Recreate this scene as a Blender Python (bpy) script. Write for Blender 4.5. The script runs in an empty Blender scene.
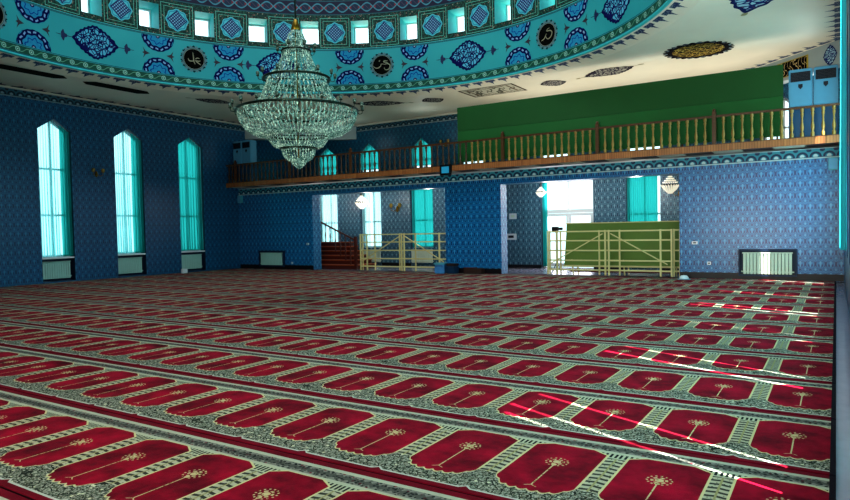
import bpy, bmesh, math, random
from mathutils import Vector, Matrix
random.seed(4)
PI = math.pi
sc = bpy.context.scene
COL = sc.collection
# ------------------------------------------------------------------ measures (metres)
XL, XR = -19.87, 0.16          # side walls
D, DT = 17.75, 0.42            # inner back wall and its thickness
D2 = 21.02                     # outer wall behind the gallery
ZC = 5.68                      # ceiling
CX, CY, R = -9.30, 9.82, 7.50  # dome
YR = 17.12                     # gallery edge
ZB, ZS, ZR = 3.11, 3.32, 4.02  # gallery fascia bottom, top, rail top
YN = -3.0                      # wall behind the camera
YP = 2.6                       # where the bay beside the camera starts

# ------------------------------------------------------------------ shader expression helper
class G:
    def __init__(s, name):
        s.m = bpy.data.materials.new(name); s.m.use_nodes = True
        s.t = s.m.node_tree; s.t.nodes.clear()
        s.out = s.t.nodes.new('ShaderNodeOutputMaterial')
        s.x = 0
    def node(s, k):
        n = s.t.nodes.new(k); s.x += 30; n.location = (s.x, 0); return n
    def coord(s, kind='Object'):
        n = s.node('ShaderNodeTexCoord'); q = s.node('ShaderNodeSeparateXYZ')
        s.t.links.new(n.outputs[kind], q.inputs[0])
        s.vec = n.outputs[kind]
        return [F(s, q.outputs[i]) for i in range(3)]
    def xyz(s, a, b, c=0):
        n = s.node('ShaderNodeCombineXYZ')
        for i, k in enumerate((a, b, c)): s.put(n.inputs[i], k)
        return n.outputs[0]
    def put(s, inp, v):
        if isinstance(v, F): s.t.links.new(v.s, inp)
        elif isinstance(v, bpy.types.NodeSocket): s.t.links.new(v, inp)
        elif isinstance(v, tuple): inp.default_value = v if len(v) == 4 else (*v, 1)
        else: inp.default_value = v
    def noise(s, vec, scale, detail=2, rough=.5):
        n = s.node('ShaderNodeTexNoise'); s.t.links.new(vec, n.inputs['Vector'])
        n.inputs['Scale'].default_value = scale; n.inputs['Detail'].default_value = detail; n.inputs['Roughness'].default_value = rough
        return F(s, n.outputs['Fac'])
    def voro(s, vec, scale, feat='F1', out='Distance'):
        n = s.node('ShaderNodeTexVoronoi'); s.t.links.new(vec, n.inputs['Vector']); n.feature = feat
        n.inputs['Scale'].default_value = scale
        return F(s, n.outputs[out])
    def mix(s, f, a, b):
        n = s.node('ShaderNodeMix'); n.data_type = 'RGBA'
        s.put(n.inputs[0], f); s.put(n.inputs[6], a); s.put(n.inputs[7], b)
        return n.outputs[2]
    def bsdf(s, col, rough=.6, metal=0., spec=.4, emit=None, estr=0., bump=None, bstr=.2, coat=0.):
        n = s.node('ShaderNodeBsdfPrincipled')
        s.put(n.inputs['Base Color'], col); s.put(n.inputs['Roughness'], rough); s.put(n.inputs['Metallic'], metal)
        s.put(n.inputs['Specular IOR Level'], spec); n.inputs['Coat Weight'].default_value = coat
        if emit is not None:
            s.put(n.inputs['Emission Color'], emit); s.put(n.inputs['Emission Strength'], estr)
        if bump is not None:
            b = s.node('ShaderNodeBump'); b.inputs['Strength'].default_value = bstr; b.inputs['Distance'].default_value = .02
            s.put(b.inputs['Height'], bump); s.t.links.new(b.outputs[0], n.inputs['Normal'])
        s.t.links.new(n.outputs[0], s.out.inputs[0]); return s.m
def _op(g, op, a, b=None, c=None, clamp=False):
    n = g.node('ShaderNodeMath'); n.operation = op; n.use_clamp = clamp
    g.put(n.inputs[0], a)
    if b is not None: g.put(n.inputs[1], b)
    if c is not None: g.put(n.inputs[2], c)
    return F(g, n.outputs[0])
class F:
    def __init__(s, g, sock): s.g = g; s.s = sock
    def __add__(a, b): return _op(a.g, 'ADD', a, b)
    __radd__ = __add__
    def __sub__(a, b): return _op(a.g, 'SUBTRACT', a, b)
    def __rsub__(a, b): return _op(a.g, 'SUBTRACT', b, a)
    def __mul__(a, b): return _op(a.g, 'MULTIPLY', a, b)
    __rmul__ = __mul__
    def __truediv__(a, b): return _op(a.g, 'DIVIDE', a, b)
    def __lt__(a, b): return _op(a.g, 'LESS_THAN', a, b)
    def __gt__(a, b): return _op(a.g, 'GREATER_THAN', a, b)
    def __pow__(a, b): return _op(a.g, 'POWER', a, b)
    def frac(a): return _op(a.g, 'FRACT', a)
    def floor(a): return _op(a.g, 'FLOOR', a)
    def abs(a): return _op(a.g, 'ABSOLUTE', a)
    def sin(a): return _op(a.g, 'SINE', a)
    def cos(a): return _op(a.g, 'COSINE', a)
    def sqrt(a): return _op(a.g, 'SQRT', a)
    def atan2(a, b): return _op(a.g, 'ARCTAN2', a, b)
    def min(a, b): return _op(a.g, 'MINIMUM', a, b)
    def max(a, b): return _op(a.g, 'MAXIMUM', a, b)
    def within(a, lo, hi): return (a > lo) * (a < hi)
def hyp(a, b): return (a * a + b * b).sqrt()
def rgb(h, k=1.):
    v = [int(h[i:i + 2], 16) / 255 for i in (0, 2, 4)]
    return tuple(k * (c / 12.92 if c <= .04045 else ((c + .055) / 1.055) ** 2.4) for c in v)
def flat(name, h, rough=.6, metal=0., spec=.4, var=.12, scale=8, emit=None, estr=0.):
    g = G(name); g.coord()
    n = g.noise(g.vec, scale, 3)
    c = rgb(h); d = tuple(x * (1 - var * 2) for x in c)
    return g.bsdf(g.mix(n, d, c), rough, metal, spec, emit, estr)

# ------------------------------------------------------------------ mesh helpers
def link(name, bm, mat, parent=None, smooth=False):
    me = bpy.data.meshes.new(name); bm.normal_update(); bm.to_mesh(me); bm.free()
    for m in (mat if isinstance(mat, (list, tuple)) else [mat]): me.materials.append(m)
    if smooth:
        for p in me.polygons: p.use_smooth = True
    o = bpy.data.objects.new(name, me); COL.objects.link(o)
    if parent: o.parent = parent
    return o
def box(bm, x0, x1, y0, y1, z0, z1, mi=0, bev=0.):
    vs = [bm.verts.new((x, y, z)) for x in (x0, x1) for y in (y0, y1) for z in (z0, z1)]
    fs = []
    for f in ((0, 1, 3, 2), (4, 6, 7, 5), (0, 4, 5, 1), (2, 3, 7, 6), (0, 2, 6, 4), (1, 5, 7, 3)):
        q = bm.faces.new([vs[i] for i in f]); q.material_index = mi; fs.append(q)
    if bev > 0:
        bmesh.ops.bevel(bm, geom=list({e for f in fs for e in f.edges}), offset=bev, segments=2, affect='EDGES')
    return vs
def bar(bm, a, b, w, h=None, up=(0, 0, 1)):
    h = h or w; a = Vector(a); b = Vector(b); d = (b - a).normalized(); up = Vector(up)
    if abs(d.dot(up)) > .98: up = Vector((0, 1, 0))
    s = d.cross(up).normalized(); u = s.cross(d)
    c = [(-1, -1), (1, -1), (1, 1), (-1, 1)]
    A = [bm.verts.new(a + s * (i * w / 2) + u * (j * h / 2)) for i, j in c]
    B = [bm.verts.new(b + s * (i * w / 2) + u * (j * h / 2)) for i, j in c]
    bm.faces.new(A[::-1]); bm.faces.new(B)
    for i in range(4): bm.faces.new((A[i], A[(i + 1) % 4], B[(i + 1) % 4], B[i]))
def tube(bm, pts, r, n=8, cap=True):
    pts = [Vector(p) for p in pts]; rs = r if isinstance(r, (list, tuple)) else [r] * len(pts)
    rings = []
    for i, p in enumerate(pts):
        d = (pts[min(i + 1, len(pts) - 1)] - pts[max(i - 1, 0)]).normalized()
        up = Vector((0, 0, 1)) if abs(d.z) < .9 else Vector((0, 1, 0))
        s = d.cross(up).normalized(); u = s.cross(d)
        rings.append([bm.verts.new(p + (s * math.cos(2 * PI * k / n) + u * math.sin(2 * PI * k / n)) * rs[i]) for k in range(n)])
    for a, b in zip(rings, rings[1:]):
        for k in range(n): bm.faces.new((a[k], a[(k + 1) % n], b[(k + 1) % n], b[k]))
    if cap:
        bm.faces.new(rings[0][::-1]); bm.faces.new(rings[-1])
def lathe(bm, prof, c=(0, 0, 0), n=16, closed=False, mi=0):
    rings = []
    for r, z in prof:
        if r < 1e-5: rings.append([bm.verts.new((c[0], c[1], c[2] + z))])
        else: rings.append([bm.verts.new((c[0] + r * math.cos(2 * PI * k / n), c[1] + r * math.sin(2 * PI * k / n), c[2] + z)) for k in range(n)])
    if closed: rings.append(rings[0])
    for a, b in zip(rings, rings[1:]):
        for k in range(n):
            q = [a[k % len(a)], a[(k + 1) % len(a)], b[(k + 1) % len(b)], b[k % len(b)]]
            q = list(dict.fromkeys(q))
            if len(q) > 2:
                try: bm.faces.new(q).material_index = mi
                except ValueError: pass
def torus(bm, R0, r, c, n=48, m=8):
    lathe(bm, [(R0 + r * math.cos(2 * PI * k / m), r * math.sin(2 * PI * k / m)) for k in range(m)], c, n, True)
def tag(o, label=None, cat=None, group=None, kind=None):
    if label: o['label'] = label
    if cat: o['category'] = cat
    if group: o['group'] = group
    if kind: o['kind'] = kind
    return o
def empty(name, loc, label, cat, group=None, rz=0):
    o = bpy.data.objects.new(name, None); COL.objects.link(o); o.empty_display_size = .2
    o.location = loc; o.rotation_euler.z = rz
    return tag(o, label, cat, group)
def struct(o, label, cat): return tag(o, label, cat, kind='structure')
def kids(o): return [c for c in bpy.data.objects if c.parent == o]
def dup(root, loc=None, rz=None, label=None, group=None):
    r = root.copy(); COL.objects.link(r)
    if loc is not None: r.location = loc
    if rz is not None: r.rotation_euler.z = rz
    if label: r['label'] = label
    if group: r['group'] = group
    def rec(src, dst):
        for ch in kids(src):
            c = ch.copy(); COL.objects.link(c); c.parent = dst; rec(ch, c)
    rec(root, r)
    return r

# ------------------------------------------------------------------ materials
def tile_mat(name, ax, base='2c6f9e', dark='0d3566', light='6fb4cc', rough=.28, LK=.55):
    g = G(name); c = g.coord(); u, z = c[ax], c[2]
    P, H = .205, .27
    zz = z / H; tw = 2 * PI
    su = (u * (tw / P)).cos()
    f1 = su + ((zz * tw) + ((zz * tw).sin() * .55)).cos()
    fa = f1.abs()
    line = fa < .22
    lite = fa.within(.30, .46)
    petal = ((u * (tw * 4 / P)).cos() * .28 + (zz * tw * 2).sin() * .22 + fa)
    ring = petal.within(.95, 1.32)
    core = petal > 1.72
    wear = g.noise(g.vec, 1.3, 3)
    k = g.mix(wear, rgb(base, .72), rgb(base, 1.15))
    k = g.mix(line * .9, k, rgb(dark))
    k = g.mix(ring * .9, k, rgb(dark))
    k = g.mix(lite * LK, k, rgb(light))
    k = g.mix(core * (LK + .15), k, rgb(light))
    grid = ((u / .42).frac() < .018).max((z / .57).frac() < .012)
    k = g.mix(grid * .45, k, rgb('062038'))
    return g.bsdf(k, rough, 0, .5, bump=g.noise(g.vec, 2.2, 2), bstr=.12)
M = {}
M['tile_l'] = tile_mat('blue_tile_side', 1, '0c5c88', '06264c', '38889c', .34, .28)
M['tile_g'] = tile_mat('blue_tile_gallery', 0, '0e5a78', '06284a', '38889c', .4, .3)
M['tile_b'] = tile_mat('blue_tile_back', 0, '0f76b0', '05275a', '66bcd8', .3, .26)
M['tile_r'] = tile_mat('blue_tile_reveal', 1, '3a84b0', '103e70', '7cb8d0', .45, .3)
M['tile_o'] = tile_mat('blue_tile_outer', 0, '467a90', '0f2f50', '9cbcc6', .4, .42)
def band_mat(name, ax, base, dark, light, P=.26, z0=0., H=.24):
    g = G(name); c = g.coord(); u, z = c[ax], c[2]
    v = (z - z0) / H
    a = (u / P).frac() - .5; a2 = (u / P + .5).frac() - .5
    arch = (hyp(a, (v - .18) * .9)).within(.28, .46) * (v > .15)
    dome = (hyp(a, (v - .25) * .9) < .17)
    trefoil = (hyp(a2, (v - .85) * 1.1) < .2)
    lines = (v < .12).max(v > .93)
    k = g.mix(arch.max(trefoil), rgb(base), rgb(dark))
    k = g.mix(dome, k, rgb(light))
    k = g.mix(lines * .8, k, rgb(light))
    k = g.mix((v.within(.12, .17)), k, rgb(dark))
    return g.bsdf(k, .5)
M['band_l'] = band_mat('cornice_band_side', 1, '24586a', '0a2030', '7d949c', .24, 5.42, .22)
M['band_b'] = band_mat('frieze_band_back', 0, '2f8394', '0a2648', 'b4c8c8', .27, 2.87, .24)
M['band_o'] = band_mat('cornice_band_outer', 0, '24586a', '0a2030', '8d9a9c', .26, 5.42, .22)

def ceiling_mat():
    g = G('painted_ceiling'); x, y, z = g.coord()
    dx, dy = x - CX, y - CY
    r = hyp(dx, dy); th = dx.atan2(dy)
    def teeth(u, t):       # u: 0..1 along, t: distance from the edge in metres
        a = ((u.frac() - .5).abs()) * 2
        w = (1 - (t - .05) / .33) * .75
        sp = (a < w.max(0) ** 1.6) * t.within(.05, .4)
        body = (a < .75) * t.within(.05, .17)
        return sp.max(body)
    t1 = teeth(th * (R / .42), r - R - .05)
    t2 = teeth(y / .55, x - XL - .05)
    t3 = teeth(y / .42, XR - x - .02)
    t4 = teeth((x - y) * (.7071 / .42), (38.55 - D2 * 0 - 20.16 - x * 0 + 0) * 0 + ((18.40 - x - y) * .7071))
    dchR = ((18.40) - (x + y)) * .7071
    t4 = teeth((x - y) * (.7071 / .42), dchR)
    dots = (g.voro(g.vec, 26) < .32)
    n = g.noise(g.vec, .8, 3)
    base = g.mix(n, rgb('d6d0bf'), rgb('f0e6d0'))
    k = g.mix(t1.max(t3).max(t4), base, rgb('23365e'))
    k = g.mix(t2, k, rgb('12304a'))
    k = g.mix(t1.max(t3).max(t4) * dots, k, rgb('8f9aa4'))
    rim = (r - R).within(-1, .01)
    k = g.mix(rim, k, rgb('5ab6c0'))
    edge = (x - XL) < .04
    k = g.mix(edge, k, rgb('5a8a94'))
    return g.bsdf(k, .55, 0, .3)
M['ceiling'] = ceiling_mat()

def drum_mat():
    g = G('painted_drum'); x, y, z = g.coord()
    dx, dy = x - CX, y - CY
    th = dx.atan2(dy) * (180 / PI); s = th * (R * PI / 180)
    uv = g.xyz(s, z, 0)
    cyan = g.mix(g.noise(g.vec, .7, 2), rgb('1f8890'), rgb('3aa4a6'))
    k = cyan
    # green rim with roses
    rim = z.within(5.84, 6.02)
    a = (s / .36).frac() - .5; b = z - 5.93
    rose = hyp(a * .36, b); vine = ((b - (s * (2 * PI / .36)).sin() * .045).abs() < .012)
    kr = g.mix(vine, rgb('0f4a3c'), rgb('5b8f74'))
    kr = g.mix(rose < .065, kr, rgb('7fae9d')); kr = g.mix(rose < .038, kr, rgb('1b5a54')); kr = g.mix(rose < .018, kr, rgb('a9c9b4'))
    k = g.mix(rim, k, kr)
    k = g.mix(z.within(6.035, 6.05).max(z.within(5.815, 5.835)), k, rgb('0d3d55'))
    k = g.mix(z < 5.80, k, rgb('4fb2bb'))
    # window storey
    st = z.within(7.13, 8.22)
    c = ((th + 27.2) / 12.1 + .5).frac()          # .5 = window centre
    q = ((c + .5).frac() - .5) * 12.1 * (R * PI / 180)   # metres from ornament centre
    zz = z - 7.67
    leafn = g.voro(uv, 13); leaf2 = g.noise(uv, 18, 2)
    kw = g.mix(leaf2 > .52, rgb('082624'), rgb('1c4c3c'))
    kw = g.mix((leafn < .26), kw, rgb('7c4a46')); kw = g.mix((leafn < .14), kw, rgb('8fae8c'))
    sq = (q.abs().max(zz.abs()))
    kw = g.mix(sq.within(.445, .46).max(sq.within(.36, .372)), kw, rgb('5fae9c'))
    star = (q.abs() + zz.abs()) * .62; rad = hyp(q, zz)
    pet = rad - (q.atan2(zz) * 8).cos() * .016
    kw = g.mix(pet < .315, kw, rgb('4fb0bd'))
    kw = g.mix(pet.within(.26, .285), kw, rgb('1a7c96'))
    dia = (q.abs() + zz.abs())
    lat = ((q + zz) * 11).frac().within(.0, .45).max(((q - zz) * 11).frac().within(.0, .45))
    kw = g.mix((dia < .29), kw, rgb('12295c')); kw = g.mix((dia < .25) * (1 - lat), kw, rgb('7fb0c8'))
    k = g.mix(st, k, kw)
    k = g.mix(z.within(7.13, 7.15).max(z.within(7.105, 7.12)), k, rgb('0d3340'))
    k = g.mix(z.within(7.15, 7.17), k, rgb('3fa9ac'))
    # interlace storey
    it = z.within(8.22, 8.68); w = (z - 8.45)
    c1 = ((s * (2 * PI / .78)).sin() * .13); 
    l1 = ((w - c1).abs() < .022).max((w + c1).abs() < .022)
    c2 = ((s * (2 * PI / .39)).sin() * .07)
    l2 = ((w - c2).abs() < .012)
    inside = (w.abs() < c1.abs())
    ki = g.mix(inside, rgb('1a1430'), rgb('16263f'))
    ki = g.mix(inside * (w.abs() < .05) * ((s / .39 + .5).frac() - .5).abs().__lt__(.22), ki, rgb('7d1f2c'))
    ki = g.mix(l2, ki, rgb('4a3a50')); ki = g.mix(l1, ki, rgb('3f7c8c'))
    ki = g.mix(w.abs() > .2, ki, rgb('1f5660'))
    k = g.mix(it, k, ki)
    kt = g.mix(g.voro(uv, 9) < .3, rgb('12141c'), rgb('5a4a4c'))
    k = g.mix(z > 8.68, k, kt)
    return g.bsdf(k, .6, 0, .3)
M['drum'] = drum_mat()

def decal_mat(name, fn, rough=.55):
    g = G(name); n = g.node('ShaderNodeUVMap'); q = g.node('ShaderNodeSeparateXYZ'); g.t.links.new(n.outputs[0], q.inputs[0])
    u, v = F(g, q.outputs[0]), F(g, q.outputs[1]); uv = n.outputs[0]
    return g.bsdf(fn(g, u, v, uv), .9, 0, .08)
def m_black(g, u, v, uv):
    r = hyp(u, v); th = u.atan2(v)
    k = g.mix(r < .80, rgb('5d7f86'), rgb('39504f'))
    k = g.mix(((th * 14).cos() > .1) * (r > .86), k, rgb('10383c'))
    k = g.mix(r < .76, k, rgb('8a8f86')); k = g.mix(r < .73, k, rgb('050706'))
    return k
def m_half(g, u, v, uv):
    r = hyp(u, v); th = u.atan2(v)
    k = g.mix(g.noise(uv, 6, 2), rgb('156a98'), rgb('3a9cba'))
    wr = ((r - .80) - (th * 9).sin() * .035)
    k = g.mix(wr.abs() < .16, k, rgb('0a1048'))
    k = g.mix((wr.abs() < .05) * ((th * 16).sin() > -.2), k, rgb('7f9fc0')); 
    k = g.mix(r > .965, k, rgb('0c1450'))
    k = g.mix(((r - .45 - (th * 8).sin() * .06).abs() < .035), k, rgb('124488'))
    k = g.mix(r < .13, k, rgb('101a50')); k = g.mix(r < .06, k, rgb('b0a0b0'))
    return k
def m_lace(bg, line, acc):
    def f(g, u, v, uv):
        a = g.voro(uv, 5.2, 'DISTANCE_TO_EDGE'); b = g.voro(uv, 9, 'F1'); r = (u.abs() + v.abs())
        sw = ((hyp(u, v) * 16).sin() + (u.atan2(v) * 6).sin() * .9)
        k = g.mix((a < .09), rgb(bg), rgb(line))
        k = g.mix(sw.abs() < .35, k, rgb(line))
        k = g.mix(b < .17, k, rgb(acc))
        return k
    return f
def edge_dark(fn, line):
    def f(g, u, v, uv):
        e = F(g, g.node('ShaderNodeAttribute').outputs['Fac']); e.s.node.attribute_name = 'edge'
        return g.mix(e > .86, fn(g, u, v, uv), rgb(line))
    return f
M['roundel'] = decal_mat('black_roundel', m_black)
M['half'] = decal_mat('blue_wreath', m_half)
M['loz'] = decal_mat('navy_arabesque', edge_dark(m_lace('58a9c2', '13174f', '7f9fc0'), '10124a'))
M['loz_c'] = decal_mat('grey_arabesque', edge_dark(m_lace('a8a69a', '343040', '6a5a50'), '2c2630'))
M['loz_b'] = decal_mat('blue_arabesque', edge_dark(m_lace('9cc0cc', '1d2c66', '7a4048'), '182456'))
M['fleur'] = flat('fleuron_maroon', '3c2c3c', var=.3, scale=30)
M['fleur_d'] = flat('fleuron_navy', '1c2a5a', var=.3, scale=30)
def m_gold(g, u, v, uv):
    r = hyp(u, v)
    a = g.voro(uv, 7, 'DISTANCE_TO_EDGE'); sw = ((u * 9 + (v * 11).sin() * 1.2).sin() * (v * 13 + (u * 9).sin()).cos())
    k = g.mix((sw.abs() < .16), rgb('0d0806'), rgb('9a7a30')); k = g.mix((a < .04), k, rgb('b89c54'))
    k = g.mix(r > .73, k, rgb('0f0c12'))
    k = g.mix(((u.atan2(v) * 15).cos() > .35) * r.within(.86, .93), k, rgb('777f86'))
    return k
M['gold_roundel'] = decal_mat('gold_calligraphy_roundel', m_gold)
def m_cart(g, u, v, uv):
    sw = ((u * 14 + (v * 9).sin() * 1.6).sin() * .8 + (v * 8 + (u * 21).sin() * 1.3).cos() * .6)
    e = F(g, g.node('ShaderNodeAttribute').outputs['Fac']); e.s.node.attribute_name = 'edge'
    k = g.mix((sw.abs() < .17) * (v.abs() < .75), rgb('080907'), rgb('c0a878'))
    return g.mix(e > .9, k, rgb('9a8a3c'))
M['cart'] = decal_mat('black_gold_cartouche', m_cart)
def m_cartd(g, u, v, uv):
    sw = ((u * 24 + (v * 5).sin() * 1.6).sin() * .8 + (v * 4 + (u * 31).sin() * 1.3).cos() * .6)
    e = F(g, g.node('ShaderNodeAttribute').outputs['Fac']); e.s.node.attribute_name = 'edge'
    k = g.mix((sw.abs() < .08) * (v.abs() < .6), rgb('060d0c'), rgb('3c3a28'))
    return g.mix(e > .94, k, rgb('3a3520'))
M['cart_d'] = decal_mat('dark_cartouche', m_cartd)
def m_cartl(g, u, v, uv):
    sw = ((u * 15 + (v * 6).sin() * 1.6).sin() * .8 + (v * 5 + (u * 23).sin() * 1.3).cos() * .6)
    e = F(g, g.node('ShaderNodeAttribute').outputs['Fac']); e.s.node.attribute_name = 'edge'
    k = g.mix((sw.abs() < .33) * (v.abs() < .55) * (u.abs() < .85), rgb('b9b6a6'), rgb('5c5c52'))
    k = g.mix(e.within(.70, .76), k, rgb('6a5a4a'))
    return g.mix(e > .93, k, rgb('3c2a20'))
M['cart_l'] = decal_mat('beige_cartouche', m_cartl)
M['gold'] = flat('gold_paint', 'a89a70', .5)
M['gold_dim'] = flat('dim_gold_paint', '8f8a70', .5)

def carpet_mat():
    g = G('prayer_carpet'); x, y, z = g.coord()
    P = .582
    sgn = ((x + .229) / P + .5).frac() - .5
    u = sgn * P; a = u.abs(); v = y
    gx = (.291 - a)                      # distance from the gap centre
    vec2 = g.vec
    n1 = g.noise(vec2, 30, 3); vo = g.voro(vec2, 42); vo2 = g.voro(vec2, 24, 'DISTANCE_TO_EDGE')
    mo = g.noise(g.vec, 3.0, 4, .65)
    red = g.mix(((mo - .3) * 2.4).max(0).min(1), rgb('42000f'), rgb('a0042c'))
    cream = g.mix(n1, rgb('74766c'), rgb('b8b8a8'))
    olive = rgb('3f4a2c'); dark = rgb('141a1a'); brown = rgb('6a4a2c')
    # floral ground
    hi = g.noise(vec2, 75, 2, .6)
    fl = g.mix((hi > .5), rgb('4a5444'), cream)
    fl = g.mix((vo2 < .07) * (n1 > .42), fl, rgb('1c241e'))
    fl = g.mix(vo < .2, fl, g.mix(hi, rgb('6a4a2c'), rgb('2c3a2c')))
    fl = g.mix(g.voro(vec2, 16) < .16, fl, rgb('c9c8a8'))
    k = fl
    # field
    sca = ((a * (PI / .062)).sin().abs() * .022)
    vb = (a / .23) ** 4. * .14 + .215 - sca
    cut = ((a - .13).max(0)) * .62
    vt = .965 - cut
    e = ((.224 - a)).min(v - vb).min((vt - v) * .9)
    k = g.mix(e > -.014, k, rgb('c0b688'))
    # gap ladder
    gap = (a > .236) * (v > .33)
    w = ((v / .058) + (gx * 26).sin() * .18).frac()
    kg = g.mix(w < .42, rgb('a6a48c'), rgb('34362e')); kg = g.mix(vo < .2, kg, rgb('2b241a'))
    kg = g.mix(gx < .006, kg, rgb('8f8a60'))
    k = g.mix(gap * (e < -.014), k, kg)
    capt = v.within(.875, .975) * (e < -.014)
    bars = ((a / .030).frac() < .5)
    k = g.mix(capt, k, g.mix(bars * v.within(.89, .955), rgb('a6ab92'), dark))
    k = g.mix(e > 0, k, red)
    # medallion and stem
    my = v - .665; rm = hyp(u, my); tm = u.atan2(my)
    med = (rm < .024).max(rm.within(.03, .046) * ((tm * 6).sin() > -.3)).max(rm.within(.058, .07) * ((tm * 14).cos() > .25))
    stem = (a < .0042) * v.within(.275, .63)
    foot = ((a - (.277 - v) * 1.6).abs() < .006) * v.within(.256, .279)
    base = hyp(u, v - .615) < .016
    k = g.mix(med.max(stem).max(foot).max(base) * (e > 0), k, g.mix(vo < .3, rgb('b8ac80'), rgb('7a6a40')))
    # top borders
    k = g.mix(v.within(.972, 1.14), k, rgb('a6a894'))
    dk = v.within(.992, 1.092)
    wv = (((x / .05).frac() - .5).abs() * .5 + ((v - 1.042) / .1).abs()) < .38
    orn = g.mix(g.voro(vec2, 40) < .36, rgb('77776e'), dark); orn = g.mix((g.voro(vec2, 21) < .2), orn, rgb('6e1a2a')); orn = g.mix(wv * .6, orn, dark)
    k = g.mix(dk, k, orn)
    pk = (1 - gx / .035).max(0) * .03
    lo = (v - (pk + .066))
    stripe = g.mix(g.noise(g.vec, 5, 2), rgb('48000f'), rgb('7a0220'))
    k = g.mix(lo < 0, k, rgb('b0b2a8'))
    k = g.mix(lo < -.016, k, stripe)
    k = g.mix(v > 1.128, k, stripe)
    k = g.mix((v > 1.192).max(v < .006), k, rgb('1c0008'))
    # end border at the side wall
    k = g.mix(x > -.03, k, rgb('15101a'))
    return g.bsdf(k, .9, 0, .12, bump=g.noise(g.vec, 160, 2), bstr=.25)
M['carpet'] = carpet_mat()
M['cyan_paint'] = flat('cyan_reveal_paint', '3fc0c4', .6)
M['white'] = flat('white_frame', 'dfe8ea', .4, var=.03)
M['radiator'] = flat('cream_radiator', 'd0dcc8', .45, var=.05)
M['rad_shaded'] = flat('shaded_radiator', 'a8d0c6', .45, var=.05)  # radiator paint with the left side's dim teal shade in its colour
M['recess'] = flat('navy_recess', '0e2a48', .5, var=.2)
M['wood'] = None
def wood(name, a, b, rough=.4, ax=0, sc_=6):
    g = G(name); c = g.coord()
    m = g.node('ShaderNodeMapping'); g.t.links.new(g.vec, m.inputs[0])
    s = [14., 14., 14.]; s[ax] = 1.2; m.inputs['Scale'].default_value = s
    n = g.noise(m.outputs[0], 1.6, 4, .6)
    return g.bsdf(g.mix(n, rgb(a), rgb(b)), rough, 0, .4)
M['fascia'] = wood('fascia_boards', '5a3418', '946238', .5, 2)
def fascia_mat():
    g = G('fascia_planks'); x, y, z = g.coord()
    a = (x / .06); n = g.noise(g.xyz(a.floor(), 0., 0.), 3.1, 0)
    k = g.mix(n, rgb('74401f'), rgb('c07c46'))
    k = g.mix(a.frac() < .1, k, rgb('2a150a'))
    return g.bsdf(k, .45)
M['fascia'] = fascia_mat()
M['baluster'] = wood('lit_baluster', '6e5420', 'ad8a48', .35, 2)  # gold tone is light on the right-hand balusters, painted into the wood
M['baluster_unlit'] = wood('unlit_baluster', '2e1c12', '5e3f28', .4, 2)  # copy without that painted light, for the left of the railing
M['rail'] = wood('rail_wood', '3a2212', '6b4226', .35, 0)
M['stair'] = wood('stair_wood', '8a3a18', 'c86a3a', .35, 0)
M['stair_d'] = wood('stair_dark', '3a120a', '6b2a1a', .35, 0)
M['barrier'] = flat('pale_yellow_paint', 'dccf92', .45, var=.08)
M['green_cloth'] = flat('green_panel_paint', '1b6228', .7, var=.12, scale=1.5)
M['green_cloth2'] = flat('green_panel_paint_upper', '17541f', .7, var=.12, scale=1.5)
M['green_board'] = flat('olive_green_board', '708a3c', .6, var=.15, scale=2)
M['ac'] = flat('ac_casing', '5a9cbc', .4, var=.05)
M['ac_lo'] = flat('ac_lower', '1f557a', .4, var=.05)
M['grille'] = flat('dark_grille', '0b1626', .4)
M['black'] = flat('black_plastic', '0a0a0c', .35)
M['screen'] = flat('teal_screen', '1f6f8c', .2, emit=rgb('2f8fb0'), estr=.5)
M['speaker'] = flat('teal_speaker', '4fa6b4', .4)
M['beam'] = flat('grey_beam_plaster', '8f9c9e', .6, var=.05)
M['plaster'] = flat('pale_plaster', 'c4bfb0', .7, var=.05)
M['skirt'] = flat('dark_skirting', '120c12', .4)
M['sub'] = flat('corridor_floor', '8d8798', .22, var=.1)
M['bronze'] = flat('bronze_ring', '2a3a30', .3, .8)
M['brass'] = flat('brass', '8a6a1c', .3, .7)
M['plate'] = flat('white_plate', 'd6dde0', .4, var=.02)
M['bluebag'] = flat('blue_box_plastic', '3f8ac6', .5, var=.2)
M['bluebag_d'] = flat('dark_blue_box', '123a5c', .5, var=.2)
M['brownbox'] = flat('brown_box', '3a2018', .6, var=.2)
M['soffit'] = flat('soffit_pale_reflection', 'f0e6d0', .5)  # pale part of the sun reflection painted under the gallery
M['soffit_r'] = flat('soffit_red_reflection', '4a1014', .4)  # red part of the same painted reflection
M['dome'] = flat('dome_plaster', '3c8f9c', .7, var=.1, scale=1)

def crystal_mat():
    g = G('crystal_beads'); g.coord()
    v = g.voro(g.vec, 30, 'F1', 'Color')
    q = g.node('ShaderNodeSeparateXYZ'); g.t.links.new(v.s, q.inputs[0]); n = F(g, q.outputs[0])
    k = g.mix(n, rgb('1a4a46'), rgb('b4dccb'))
    return g.bsdf(k, .12, .0, .9, g.mix(n > .86, rgb('1f3a34'), rgb('f4ffe0')), .22)  # emission paints sparkle and an inner glow onto the beads
M['crystal'] = crystal_mat()
g = G('bulb_glass'); M['bulb'] = g.bsdf(rgb('2f4a40'), .15, 0, .8, rgb('a8c4a8'), .04)
g = G('pendant_glass'); M['pendant'] = g.bsdf(rgb('e6e6d8'), .2, 0, .8, rgb('fff4dc'), .35)

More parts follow.
